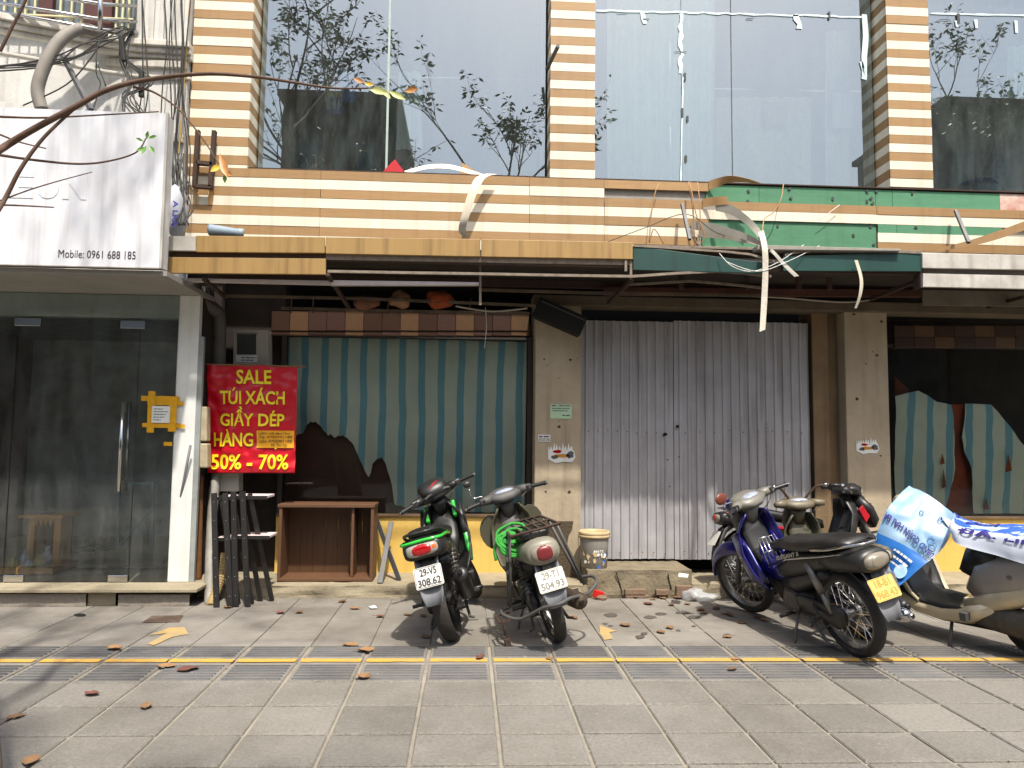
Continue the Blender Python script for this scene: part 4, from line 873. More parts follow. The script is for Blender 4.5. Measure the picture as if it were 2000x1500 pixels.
# ---- black and red bike parked along the gate
m_rdp=M('red trim paint','a01722',.3,var=.15,coat=.4)
def x_red(r,st_,D):
    for s in (-1,1):
        ob('red_flash',prism([(.02,.70),(-.16,.755),(-.31,.775),(-.22,.735),(-.06,.69)],lambda a,b,t:(a,s*(.128-.10*max(0,-a)+t),b),.012),m_rdp,r,bev=.003)
        ob('red_side',prism([(.50,.56),(.32,.63),(.10,.66),(.12,.635),(.34,.60)],lambda a,b,t:(a,s*(.126+t),b),.012),m_rdp,r,bev=.003)
        ob('white_flash',prism([(-.02,.715),(-.18,.768),(-.26,.775),(-.12,.735)],lambda a,b,t:(a,s*(.131-.10*max(0,-a)+t),b),.012),m_white,r)
        ob('red_front',prism([(1.06,.74),(1.00,.84),(.96,.80),(1.02,.68)],lambda a,b,t:(a+D,s*(.105+t),b),.02),m_rdp,r,bev=.004)
    ob('cowl_beak',loft([(.99+D,.90,.10,.05),(1.08+D,.80,.13,.06),(1.14+D,.70,.10,.05),(1.15+D,.64,.04,.02)],14),m_bp,r,smooth=True)
pr_=W(1432,1080,6.6); underbone('motorbike','black and red motorbike parked along the corrugated gate behind the blue one',(pr_.x+.22,6.58),R_(1),R_(7),R_(-14),m_bp,m_bp,
 dict(wb=1.2,lens=m_red,ind=m_smoke,mud=m_gp,lamp=(.08,.035,.72),grab=m_chrome,extra=x_red,pm=m_plw,pc=(-.38,0,.54),pt=.5))
# ---- old beige moped behind
def x_cub(r,st_,D):
    hb=ob('high_handlebar',st_([tube(curve([(.92+D,s*.03,.96),(.90+D,s*.09,1.05),(.87+D,s*.16,1.13),(.83+D,s*.24,1.15),(.78+D,s*.34,1.14)],5),.012,8) for s in (-1,1)]),m_rchr,r,smooth=True)
    for s in (-1,1): ob('high_grip',st_(tube([(.815+D,s*.26,1.148),(.775+D,s*.355,1.14)],.017,10)),m_bp,r,smooth=True); ob('lever_clamp',st_(ell((.83+D,s*.235,1.15),(.02,.022,.02))),m_chrome,r,smooth=True)
cb_=W(1570,1100,6.95)
old=underbone('moped','old beige moped with rusty raised handlebars squeezed in behind the blue one',(2.90,5.32),R_(94),R_(6),R_(-6),M('beige moped paint','5f5848',.5,scale=6,col2='46402f',amt=1.2),m_oliv,
 dict(wb=1.12,shield=m_oliv,extra=x_cub,nac=M('beige nacelle','655d4a',.5,var=.15),pm=m_gp,lens=m_redold))
for c in list(old.children):
    if c.name.split('.')[0] in ('grip','bar_end','switch_box','brake_lever'): bpy.data.objects.remove(c)
old['category']='moped'; old.scale=(.92,.92,.92)
# ---- beige scooter under a printed sheet
m_beige=M('beige scooter paint','bfb294',.3,.2,var=.12,scale=5,coat=.5); m_silver=M('silver scooter panel','9c9690',.35,.3,var=.1)
def scooter(pos,head,lean):
    r=thing('scooter','beige step-through scooter half covered by a printed blue and white sheet','scooter',(0,0,0)); WB=1.27; R=.235
    rim_tyre(r,0,None,.05,True,R); rim_tyre(r,WB,None,.045,True,R)
    def ls(u,v):
        u=2*u-1; cx=interp([(0,1.00),(.3,1.03),(.6,1.0),(.85,.92),(1,.84)],v); cz=lerp(.93,.24,v); hw=interp([(0,.10),(.25,.20),(.6,.23),(.85,.21),(1,.17)],v); return (cx-.16*abs(u)**2.2,hw*u,cz)
    ob('leg_shield',grid(16,14,ls),m_beige,r,smooth=True,sol=.02)
    ob('inner_panel',grid(12,10,lambda u,v:(ls(.06+.88*u,.05+.9*v)[0]-.035-.05*(1-abs(2*u-1)),ls(.06+.88*u,v)[1],ls(u,.05+.9*v)[2])),m_bp,r,smooth=True,sol=.02)
    ob('front_mudguard',shell(arc(WB,R,.27,160,10,12),.07,.08),m_beige,r,smooth=True,sol=.006); ob('fork',[tube([(WB,s*.07,R),(1.08,s*.06,.62)],.024,8) for s in (-1,1)],m_gp,r)
    ob('floor_board',loft([(.97,.42,.17,.05),(.88,.30,.20,.055),(.74,.235,.20,.055),(.55,.215,.20,.06),(.38,.24,.20,.07),(.20,.33,.18,.06)],16,4),m_beige,r,smooth=True)
    ob('floor_mat',loft([(.93,.46,.175,.03),(.86,.345,.19,.03),(.74,.285,.19,.02),(.55,.27,.19,.02),(.36,.28,.185,.02),(.26,.36,.17,.02)],16,4),m_bp,r,smooth=True)
    ob('rear_body',loft([(.33,.36,.13,.12),(.24,.48,.16,.17),(.05,.56,.185,.16),(-.2,.62,.17,.13),(-.38,.66,.12,.09),(-.50,.68,.05,.04)],18,3),m_silver,r,smooth=True)
    ob('lower_body',loft([(.40,.30,.16,.06),(.2,.36,.19,.08),(-.05,.46,.20,.07),(-.3,.55,.15,.05)],14,3),m_beige,r,smooth=True)
    ob('seat_base',loft([(.34,.50,.12,.14),(.30,.62,.135,.13),(.2,.70,.145,.08)],14,3),m_seat,r,smooth=True)
    ob('seat',loft([(.42,.72,.09,.02),(.38,.74,.13,.04),(.2,.75,.15,.05),(0,.765,.15,.05),(-.2,.79,.14,.05),(-.42,.80,.08,.03)],18,3.2),m_seat,r,smooth=True)
    ob('engine_case',[loft([(-.14,.23,.06,.07),(.0,.24,.07,.10),(.2,.25,.07,.09),(.38,.24,.05,.05)],12,3,.11)],m_eng,r,smooth=True)
    ob('handlebar_cover',[loft([(.86,.95,.04,.03),(.92,.97,.08,.05),(.98,.96,.08,.05),(1.02,.94,.04,.04)],16,2.6,-.10)],m_beige,r,smooth=True)
    ob('foot_rest',cb((.36,.225,.25),(.05,.05,.06)),m_gp,r,bev=.006)
    ob('side_stand',[tube([(.52,.12,.17),(.47,.26,-.26*math.tan(lean)+.012)],.012,8),tube([(.47,.24,-.24*math.tan(lean)+.02),(.50,.31,-.31*math.tan(lean)+.02)],.009,6)],m_gp,r,smooth=True)
    ob('under_frame',[bar((.60,0,.15),(.15,0,.16),.16,.03),tube([(.6,.08,.15),(.1,.1,.17)],.012,6)],m_bp,r)
    ob('side_badge',tube([(.06,.186,.56),(.06,.192,.56)],.016,10),m_alu,r)
    r.matrix_world=Matrix.Translation(Vector((pos[0],pos[1],.004)))@Matrix.Rotation(head,4,'Z')@Matrix.Rotation(-lean,4,'X'); return r.matrix_world.copy()
fs=G(1703,1206); hd=R_(114)
SCM=scooter((fs.x-1.27*math.cos(hd),fs.y-1.27*math.sin(hd)),hd,R_(6))
# ================================================================ scooter cover sheet
def tpatch(P,txt,u0,v0,u1,v1,h,off=.004,bold=.02,flip=1):
    """text along the uv segment (u0,v0)->(u1,v1), letter height h in v"""
    v,f=textmesh(txt,1,bold); x0=min(p[0] for p in v);x1=max(p[0] for p in v);y0=min(p[1] for p in v);y1=max(p[1] for p in v)
    du,dv=u1-u0,v1-v0; V=[]
    for p in v:
        a=(p[0]-x0)/(x1-x0); b=(p[1]-y0)/(y1-y0)*h
        u=u0+du*a+h*0; vv=v0+dv*a-b*flip; n=P.nrm(u,vv); n=n if n.y<0 else -n; V.append(tuple(P(u,vv)+n*off))
    return V,f
def cloth(name,P,mat,nu,nv,wr=.01,parent=None,sc=6):
    V=[];uv=[]
    for j in range(nv+1):
        for i in range(nu+1):
            u,v=i/nu,j/nv; n=P.nrm(u,v); p=P(u,v); V.append(tuple(p+n*(wr*noise.noise(p*sc)+wr*.3*noise.noise(p*sc*3)-wr*1.1*abs(noise.noise(p*sc*1.3+Vector((5,1,2))))))); uv.append((u,v))
    Fc=[(j*(nu+1)+i,j*(nu+1)+i+1,(j+1)*(nu+1)+i+1,(j+1)*(nu+1)+i) for j in range(nv) for i in range(nu)]
    return ob(name,(V,Fc),mat,parent,smooth=True,uv=uv)
def sheetcol(N,L,u,v):
    n=nzs(N,L,3,4); w1=mth(N,L,'GREATER_THAN',mth(N,L,'ADD',v,mth(N,L,'MULTIPLY',u,.08)),.66)
    pale=mixc(N,L,mth(N,L,'MULTIPLY',n,1.25),hx('a9b9c6'),hx('4a82ac')); return mixc(N,L,w1,pale,hx('2468b4'))
m_sh1=uvmat('printed sheet front',sheetcol,.4,.5)
def sheet2(N,L,u,v):
    n=nzs(N,L,5,6); a=mixc(N,L,mth(N,L,'GREATER_THAN',n,.52),hx('3d62c0'),hx('a9c0e8')); t=mth(N,L,'GREATER_THAN',mth(N,L,'SUBTRACT',v,mth(N,L,'MULTIPLY',u,.35)),.30); return mixc(N,L,t,a,hx('bfc6d4'))
m_sh2=uvmat('printed sheet back',sheet2,.4,.5)
m_pur=M('purple print','2c2470',.6)
SC=thing('printed_sheet','blue and white printed vinyl sheet draped over the beige scooter','sheet',(3.6,5.3,.9))
YQ=[[5.60,5.50,5.40,5.30],[5.50,5.40,5.32,5.25],[5.50,5.40,5.33,5.26],[5.52,5.45,5.38,5.30]]
PQ=[[(1775,950),(1805,964),(1840,988),(1868,1008)],[(1738,988),(1776,1012),(1810,1038),(1845,1066)],[(1714,1042),(1747,1062),(1777,1083),(1802,1106)],[(1706,1088),(1722,1108),(1740,1127),(1757,1145)]]
P1_=Patch([[W(*PQ[j][i],YQ[j][i]) for i in range(4)] for j in range(4)])
cloth('front_flap',P1_,m_sh1,40,44,.022,SC,4.5)
ob('lettering',tpatch(P1_,'UBND QUẬN HAI BÀ',.97,.47,.02,.40,.11,.030,.03,-1),m_pur,SC)
for k,(w_,h) in enumerate(((.50,.035),(.46,.035),(.34,.028))): ob('small_print',scrib(lambda a,b:P1_(.80-a,.70+.06*k+b)+(lambda n:(n if n.y<0 else -n)*.030)(P1_.nrm(.80-a,.70+.06*k+b)),w_,h),m_white,SC)
def disc_on(P,u,v,ru,rv,off,n=16): 
    V=[P(u+ru*math.cos(2*math.pi*i/n),v+rv*math.sin(2*math.pi*i/n)) for i in range(n)]; nn=P.nrm(u,v); nn=nn if nn.y<0 else -nn
    return [tuple(p+nn*off) for p in V],[tuple(range(n))]
ob('globe_print',disc_on(P1_,.78,.86,.14,.075,.030),M('pale globe print','bcd6e8',.5,scale=14,col2='7aa8d0',amt=1.5),SC)
for u,v,rr in ((.45,.22,.03),(.75,.16,.03),(.78,.38,.045),(.84,.42,.05)):
    n=20; c=[P1_(u+rr*math.cos(2*math.pi*i/n),v+rr*.7*math.sin(2*math.pi*i/n)) for i in range(n+1)]; nn=P1_.nrm(u,v); nn=nn if nn.y<0 else -nn; ob('bubble_print',tube([p+nn*.013 for p in c],.003,5),M('bubble blue','4a7ab8',.5),SC)
def scl(x,y,z): return SCM@Vector((x,y,z))
P2_=Patch([[W(1862,1002,5.38),scl(.42,-.08,.845),scl(.12,-.10,.855),scl(-.15,-.10,.865),scl(-.5,-.1,.87)],[W(1864,1010,5.30),scl(.44,.12,.835),scl(.14,.15,.83),scl(-.15,.16,.835),scl(-.5,.15,.84)],[W(1868,1022,5.26),scl(.40,.19,.75),scl(.10,.21,.70),scl(-.15,.22,.66),scl(-.5,.22,.62)]])
cloth('seat_cover',P2_,m_sh2,26,18,.012,SC)
ob('lettering',tpatch(P2_,'O    QUA',.06,.25,.45,.30,.22,.012,.03,1),m_pur,SC)
ob('lettering',tpatch(P2_,'ĐÁ. LINK',.30,.62,.85,.66,.20,.012,.03,1),m_pur,SC)
P3_=Patch([[W(1832,1000,5.40),W(1850,1008,5.36),W(1866,1012,5.32)],[W(1842,1015,5.32),W(1872,1030,5.26),W(1896,1050,5.2)],[W(1862,1042,5.26),W(1885,1062,5.2),W(1905,1078,5.14)]])
PBR=Patch([[P1_(1,v),P1_(1,v).lerp(P2_(.0,v*1.6),.5)+Vector((0,-.01,-.01)),P2_(.06,v*1.6)] for v in (0,.2,.4,.6)])
cloth('middle_fold',PBR,m_sh2,10,12,.008,SC)
cloth('folded_underside',P3_,M('sheet underside','cdbfae',.6,var=.06),10,10,.006,SC)
# ================================================================ rope, bucket, litter
rp=[]
c0=W(1000,1055,5.22)
for k in range(9):
    ax=Vector((random.uniform(-.15,.15),random.uniform(-.3,.3),1)); rr=random.uniform(.05,.085); ph=random.uniform(0,6)
    pts=[c0+Vector((math.cos(a+ph)*rr*1.25+random.uniform(-.01,.01),math.sin(a+ph)*.035+.012*(k-4)*.6,math.sin(a+ph)*rr*.8+.008*(k-4)-.02*math.cos(a))) for a in [i*.524 for i in range(13)]]
    rp.append(tube(curve(pts,3),.011,7))
rp.append(tube(curve([c0+Vector((-.09,0,0)),c0+Vector((-.12,0,-.06)),c0+Vector((-.11,-.01,-.14))],4),.011,7)); rp.append(tube(curve([c0+Vector((.1,0,.03)),c0+Vector((.16,.02,.04)),c0+Vector((.2,.05,.03))],4),.011,7))
tag(ob('rope',rp,m_rope,None,smooth=True),'bright green rope coiled on the carrier rack of the grey motorbike','rope')
bk=G(1165,1111,ZS); bk=Vector((bk.x,6.90,ZS))
BK=thing('paint_bucket','dirty paint splashed plastic bucket with cream rim on the gate step','bucket',bk)
def at(L,o_): return [(r,h+o_) for r,h in L]
m_bkt=M('grimy bucket','a8a49a',.6,scale=9,col2='62605e',amt=1.9,streak=.3); m_rimb=M('cream bucket rim','c8b48c',.6,scale=14,col2='a08a64',amt=1.3)
ob('body',lathe([(.115,.0),(.12,.005),(.135,.28)],28,bk,'Z',False),m_bkt,BK,smooth=True); ob('base',lathe([(.001,.004),(.116,.004)],28,bk),m_bkt,BK)
ob('rim',lathe([(.133,.27),(.148,.272),(.148,.292),(.142,.296),(.146,.30),(.146,.325),(.138,.33),(.130,.325),(.128,.28)],28,bk,'Z',False),m_rimb,BK,smooth=True)
ob('wall_inside',lathe([(.127,.30),(.112,.01)],28,bk,'Z',False),m_rimb,BK,smooth=True)
def onb(a0,z0): return lambda a,b:(bk.x+.134*math.cos(a0+a/.13),bk.y+.134*math.sin(a0+a/.13),bk.z+z0+b)
ob('bucket_lettering',text_fit('MATE',onb(-1.75,.145),.09,.022,.02),m_white,BK)
for i in range(16):
    a=random.uniform(-2.7,-.4); z=random.choice((random.uniform(.01,.05),random.uniform(.05,.16))); f_=onb(a,z); s_=random.uniform(.008,.02)
    ob('paint_splash',([f_(x,y) for x,y in blob(0,0,s_,s_*1.3,9,.4)],[tuple(range(9))]),random.choice((m_white,M('blue splash','2f5aa0',.6),m_rimb)),BK)
hp=[bk+Vector((.15*math.cos(a),-.03-.05*math.sin(a)*0,.285-.14*abs(math.sin(a)) if 0 else .285)) for a in (math.pi,)]
ob('handle',tube(curve([bk+Vector((-.148,0,.285)),bk+Vector((-.155,-.07,.20)),bk+Vector((-.12,-.13,.15))],5),.003,5),m_rust,BK)
# red cup, brick bit, papers, plastic bag
m_leafs=[M('dry leaf tan','8d6f4c',.8,scale=40,col2='6a4a30',amt=1.3,rnd=.2),M('dry leaf brown','59402f',.8,scale=40,col2='75573f',amt=1.3,rnd=.2),M('dry leaf rust','74483c',.8,scale=40,col2='55332a',amt=1.3,rnd=.2)]
cp=G(1157,1158); tag(ob('red_packet',[tf(cb((0,0,.035),(.09,.05,.065)),Matrix.Translation((cp.x,6.66,.005))@Matrix.Rotation(.3,4,'Y')@Matrix.Rotation(.4,4,'Z'))],M('red packet','c01a1c',.4,var=.1),None,bev=.006),'crushed red and white packet lying at the foot of the gate step','packet')
cp2=G(1168,1163); tag(ob('brick_lump',lathe([(.001,0),(.045,.0),(.05,.02),(.035,.035),(.001,.038)],10,(cp2.x,6.63,.001)),m_brick,None,ang=40),'broken brown brick lump beside the crushed red packet','brick')
def paper(pts,label,z=.008,zz=0,mat=None):
    P=[G(x,y,zz) for x,y in pts]; s=([(p.x,p.y,zz+z+random.uniform(0,.008)) for p in P],[tuple(range(len(P)))]); return tag(ob('paper_scrap',s,mat or m_white,None,sol=.001),label,'paper')
paper([(720,1187),(732,1185),(737,1190),(725,1191)],'small white paper square on the pavement before the crossed bars')
paper([(1326,1122),(1345,1124),(1343,1130),(1325,1128)],'white paper strip lying on the gate step',.006,ZS)
bgc=G(1365,1165); bag=[]
v,f=ball((0,0,0),(.17,.10,.07),20,12); V=[]
for p in v:
    q=Vector(p); k=1+.5*noise.noise(q*12)+.25*noise.noise(q*30); q=q*k; V.append((bgc.x-.02+q.x,6.60+q.y,max(.004,.035+q.z*(.9 if q.x<0 else .4))))
m_bag=M('thin plastic bag','c9ccd0',.25,var=.08,scale=12); m_bag.node_tree.nodes['Principled BSDF'].inputs['Alpha'].default_value=.45
tag(ob('plastic_bag',(V,f),m_bag,None,smooth=True),'crumpled translucent plastic bag beside the blue motorbike front wheel','bag')
leafs=[(443,1188,0),(548,1199,2),(585,1198,1),(669,1176,1),(692,1190,0),(743,1206,2),(795,1202,0),(827,1205,1),(685,1262,0),(715,1273,0),(830,1246,1),(937,1288,2),(708,1325,0),(224,1270,0),(324,1304,0),(367,1310,2),(178,1358,2),(286,1382,0),(60,1490,0),(32,1402,1),(1120,1208,0),(1232,1167,1),(1265,1181,2),(1275,1172,0),(1294,1170,0),(1325,1170,1),(1342,1181,0),(1370,1193,1),(1375,1199,1),(1430,1310,1),(1420,1246,0),(1290,1236,0),(1308,1228,0),(1220,1223,0),(1415,1200,0),(1425,1203,1),(1448,1218,1),(1492,1213,0),(1480,1208,2),(1340,1168,2),(1355,1173,1),(1240,1168,0),(1312,1183,1),(1400,1190,2),(1075,1290,0),(1435,1290,0)]
def leafplace(x,y):
    if y>1335: return 'lying on the plain slabs in front of the ribbed strip'
    if y>1258: return 'on the ribbed strip '+('left of the green motorbike' if x<700 else 'in front of the motorbikes')
    if x<600: return 'lying near the folded black shelves'
    if x<770: return 'lying before the wooden cabinet and crossed bars'
    if x<1000: return 'lying beside the green motorbike'
    if x<1230: return 'lying beside the grey motorbike wheel'
    if x<1350: return 'lying close to the foot of the gate step' if y<1190 else 'lying on oil stained slabs before the gate'
    return 'lying by the blue motorbike front wheel'
for i,(x,y,k) in enumerate(leafs):
    p=G(x,y); L_=random.uniform(.065,.10)*(1.25 if y>1255 and x<1000 else 1); wd=L_*random.uniform(.38,.5); cu=random.uniform(.15,.5); tw=random.uniform(-.3,.3)
    def lf(u,v,L_=L_,wd=wd,cu=cu,tw=tw,i=i):
        t=v; s=(u-.5)*2; hw=wd*math.sin(math.pi*min(1,max(.0,t*.94+.03)))**.8*(.6+.4*(1-t))
        y_=(t-.5)*L_; x_=s*hw; z_=cu*(s*s*hw*.9+(t-.5)**2*L_*.9)+tw*x_*(t-.5)*2+.006*noise.noise(Vector((x_*60,y_*60,i)))
        return (x_,y_,z_)
    g_=grid(6,9,lf); a=random.uniform(0,6.3); m4=Matrix.Rotation(a,4,'Z'); V=[m4@Vector(q) for q in g_[0]]; mz=min(q.z for q in V)
    V=[(q.x+p.x,q.y+p.y,q.z-mz+.007) for q in V]
    st_s=tube([V[3],Vector(V[3])+(m4@Vector((.004,-.03,0))).to_3d() if 0 else tuple(Vector(V[3])+m4.to_3x3()@Vector((.004,-.03,.004)))],.0015,4)
    tag(ob('fallen_leaf',merge([(V,g_[1]),st_s]),m_leafs[k],None,smooth=True),'%s dry leaf %s'%(('tan','dark brown','rust red')[k],leafplace(x,y)),'leaf','fallen leaves on the pavement')
# ================================================================ red sale banner and wall clutter
YB=6.90
def bw(u,v): 
    x=lerp(404,581,u)+(-4*v*u); y=lerp(712,924,v)+3*u*(1-v); p=W(x,y,YB); return p+Vector((0,.012*math.sin(u*9+v*2)*(.3+v)+.018*noise.noise(Vector((u*4,v*5,2)))+.016*noise.noise(Vector((u*9,v*12,7))),0))
class FP:
    def __call__(s,u,v): return bw(u,v)
    def nrm(s,u,v): return Vector((0,-1,0))
BN=thing('sale_banner','red hanging banner with yellow sale lettering in capitals','banner',(-1.98,6.9,1.09))
m_ban=M('glossy red vinyl','b80d22',.32,var=.08,scale=4); m_ylet=M('yellow lettering','e6d21e',.45,var=.05)
fp=FP(); g_=grid(70,80,lambda u,v:bw(u,v)); ob('sheet',g_,m_ban,BN,smooth=True,sol=.002)
ob('rod',tube([W(370,711,YB+.0),W(596,716,YB)],.009,8),M('wooden rod','7a5a3a',.7),BN)
def btext(s,x0,x1,yt,yb_,mat,bold=.022,nm='lettering'):
    v,f=textmesh(s,1,bold); a0=min(p[0] for p in v);a1=max(p[0] for p in v);b0=min(p[1] for p in v);b1=max(p[1] for p in v)
    V=[]
    for p in v:
        u=(lerp(x0,x1,(p[0]-a0)/(a1-a0))-404)/177; vv=(lerp(yb_,yt,(p[1]-b0)/(b1-b0))-712)/212; V.append(tuple(bw(u,vv)+Vector((0,-.011,0))))
    return ob(nm,(V,f),mat,BN)
btext('SALE',462,531,721,749,m_ylet); btext('TÚI XÁCH',430,558,756,789,m_ylet); btext('GIẦY DÉP',430,557,793,832,m_ylet); btext('HÀNG',418,496,838,872,m_ylet); btext('50% - 70%',413,568,887,917,m_ylet)
btext('.',538,543,873,877,m_ylet)
nt_=ob('note',grid(10,5,lambda u,v:bw(lerp(.56,.985,u),lerp(.605,.765,v))+Vector((0,-.014,0))),M('orange note paper','e0a01c',.7,var=.08),BN,smooth=True)
mi=M('pen ink','4a3a14',.7)
for k,s in enumerate(('LIÊN HỆ Mua Túi','Tg: 0705991189','zalo 0705991189','Fb: Thu Túi')):
    o_=btext(s,508+3*(k==3)*8,574-10*(k==3)-6*(k==0),843+7.6*k,848.5+7.6*k,mi,.01,'handwriting'); o_.location.y-=.010
m_box=M('grey white plastic box','b4b2a8',.6,scale=5,col2='8f8c80',amt=1.3,streak=.3)
MB_=thing('meter_box','pale electricity meter box with a glazed window above the red banner','meter box',W(490,712,7.25))
quad('case',455,523,645,645,722,722,7.22,.17,m_box,MB_,.006); quad('window',463,500,652,652,692,692,7.214,.01,M('meter glass','3a3c36',.15,var=.2),MB_,.001); 
quad('window_rim',461,502,650,650,653,653,7.212,.012,m_gp if 0 else M('rim tan','6d6656',.6),MB_,.001); quad('label_plate',461,502,694,694,707,707,7.214,.008,m_white,MB_,.001)
for k,s in enumerate(('','')):
    p=W(471,699.5+5*k,7.21); ob('label_print',scrib(lambda a,b:(p.x+a,7.2115,p.z+b),.145-.03*k,.014),m_ink0 if 0 else M('label ink','2a2c40',.6),MB_)
quad('lower_box',426,466,924,924,960,960,7.0,.14,m_box,None,.006); tag(bpy.context.scene.collection.objects[-1] if 0 else bpy.data.objects['lower_box'],'white service box on the wall just under the red banner','service box')
for nm,a,lab in (('junction_box',(384,404,794,862),'dirty cream junction box with rounded lid beside the red banner'),('terminal_box',(389,405,866,914),'slotted cream terminal box under the junction box by the banner')):
    o_=quad(nm,a[0],a[1],a[2],a[2],a[3],a[3],6.70,.10,M('cream box','c0b498',.6,scale=12,col2='8a7c62',amt=1.4),None,.012); tag(o_,lab,'junction box')
# pipes
def pipe(name,label,pts,r,mat,cat='pipe',n=12,k=6): return tag(ob(name,tube(curve([W(*p) for p in pts],k),r,n),mat,None,smooth=True),label,cat)
m_pvc=M('grey drain pipe','5f5d58',.6,scale=5,col2='45423c',amt=1.3,streak=.3)
pipe('drain_pipe','grey elbowed drain pipe dropping under the awning end',[(380,548,6.75),(382,572,6.75),(398,592,6.88),(420,606,6.98),(428,625,7.05),(427,720,7.08),(426,800,7.1)],.062,m_pvc)
pipe('stand_pipe','pale stained pipe rising from the pavement behind the folded black frames',[(428,900,7.05),(418,960,6.95),(412,1060,6.82),(410,1150,6.62),(409,1183,6.5)],.045,M('pale stained pipe','a09d94',.6,scale=6,col2='5c5850',amt=1.5,streak=.3))
hp=curve([W(440,1080,6.72),W(436,1115,6.68),W(424,1150,6.6),(W(412,1184,6.45))],14); tag(ob('corrugated_hose',tube(hp,[.035+.006*(i%2) for i in range(len(hp))],12),M('tan hose','9a8358',.7,var=.15),None),'tan corrugated hose curling down to the pavement beside the pipe','hose')
pipe('wooden_batten','rust brown batten standing in the gap beside the glass shop',[(390,930,6.9),(388,1050,6.85),(386,1135,6.8)],.035,M('rotten wood','7a4e22',.9,scale=20,col2='3e2614',amt=1.6),'batten',6)
cv=[]
for i in range(16):
    x=random.uniform(384,418); cv.append(tube(curve([W(x+random.uniform(-8,8),560,7.0+random.uniform(-.1,.1)),W(x+random.uniform(-14,10),640,7.02),W(x+random.uniform(-12,6),740,7.03),W(x+random.uniform(-8,10),860,7.03),W(x+random.uniform(-4,16),940,7.02)],5),random.uniform(.004,.009),5))
tag(ob('cable_bundle',cv,M('black cable','1a1816',.6,var=.3),None,smooth=True),'tangle of black cables running down the gap beside the red banner','cables')
# ================================================================ folded black frames
m_blkm=M('black painted steel','121213',.45,scale=10,col2='2a2826',amt=1.1); m_pink=M('pale shelf board','cfc0c0',.6,var=.06)
def frame(label,xs,yt,yb,Y0,Y1,shelves,dp):
    t=thing('step_shelf',label,'shelf',G(sum(xs)/2,yb),'folded black step shelves by the banner')
    for x,dx in ((xs[0],-3),(xs[1],2)):
        a=W(x,yt,Y1); b=G(x+dx+8,yb); b=Vector((b.x,b.y,.006)); ob('upright',bar(a,b,.046,.022,(0,1,0)),m_blkm,t,bev=.002)
        c=b+Vector((.14,dp,0)); ob('rear_leg',bar(a+Vector((.05,.03,-.02)),Vector((c.x,c.y,.006)),.04,.02,(0,1,0)),m_blkm,t,bev=.002)
        for k in range(6): 
            q=a.lerp(b,.08+.165*k); ob('bolt',ball((q.x,q.y-.013,q.z),.005,6,4),m_chr,t)
    for y,wd in shelves:
        A_=W(xs[0]+6,y,Y1+.02); B_=W(xs[1]+6,y,Y1+.02); ob('shelf_board',bx(A_.x,B_.x+wd,A_.y,A_.y+.24,A_.z-.02,A_.z),m_pink,t,bev=.002); ob('shelf_edge',bx(A_.x,B_.x+wd,A_.y-.006,A_.y-.001,A_.z-.03,A_.z),m_blkm,t)
    return t
frame('folded black steel step shelf with pale boards, the one leaning toward the pipe',(418,440),963,1187,6.3,6.46,((970,.02),(1050,.02)),.12)
frame('folded black steel step shelf with wide pale boards, the one nearer the wooden cabinet',(456,474),960,1186,6.3,6.40,((968,.18),(1046,.20)),.22)
CBX=thing('wooden_cabinet','open brown wooden cabinet lying on its side with one divider','cabinet',(-1.25,7,ZL))
m_cab=M('brown veneer','5c3f27',.55,scale=2.5,col2='38230f',amt=1.5,stretch=(14,4,1)); m_cab2=M('brown veneer edge','6a4a32',.6,scale=3,col2='4a301d',amt=1.4,stretch=(1,4,14))
cx0,cx1=WX(543,6.88,1060),WX(729,6.88,1060); cz0,cz1=ZL+.004,WZ(640,985,6.88); cy0,cy1=6.88,7.18
ob('side_panel',bx(cx0,cx0+.028,cy0,cy1,cz0+.03,cz1-.03),m_cab2,CBX,bev=.003); ob('side_panel',bx(cx1-.028,cx1,cy0,cy1,cz0+.03,cz1-.03),m_cab2,CBX,bev=.003)
ob('top_panel',bx(cx0-.012,cx1+.008,cy0-.01,cy1,cz1-.029,cz1),m_cab2,CBX,bev=.003); ob('bottom_panel',bx(cx0,cx1,cy0,cy1,cz0,cz0+.029),m_cab2,CBX,bev=.003)
xd_=WX(688,6.9,1060); ob('divider',bx(xd_-.012,xd_+.012,cy0+.02,cy1-.012,cz0+.03,cz1-.03),m_cab2,CBX,bev=.002)
n_=7
for i in range(n_): a=cx0+.029+(cx1-cx0-.058)*i/n_; b=cx0+.029+(cx1-cx0-.058)*(i+1)/n_; ob('back_plank',bx(a+.001,b-.001,cy1-.011,cy1-.002,cz0+.03,cz1-.03),m_cab,CBX)
tag(ob('flat_bar',bar(W(733,1008,7.30),G(780,1134,ZL)+Vector((0,0,.004)),.045,.014,(0,1,0)),m_blkm,None,bev=.003),'black flat metal bar leaning left against the yellow wall, behind its twin','metal bar')
tag(ob('flat_bar',bar(W(764,1019,7.22),G(742,1140,ZL)+Vector((0,-.0,.004)),.048,.014,(0,1,0)),M('dull steel bar','3a3a3b',.5,.4,var=.2),None,bev=.003),'dull grey flat metal bar crossing in front of the black one by the cabinet','metal bar')
# black loudspeaker hung askew
sp=thing('black_box','black felt covered box hanging askew at the top of the concrete pillar','box',W(1090,640,6.95))
a=W(1046,600,6.92); b=W(1138,640,6.92); ob('body',bar(a,b,.19,.16,(0,-1,0)),M('black felt','0c0c0c',.9),sp,bev=.006); ob('edge_strip',bar(W(1058,588,6.83),W(1143,626,6.83),.008,.006,(0,-1,0)),m_gp,sp)
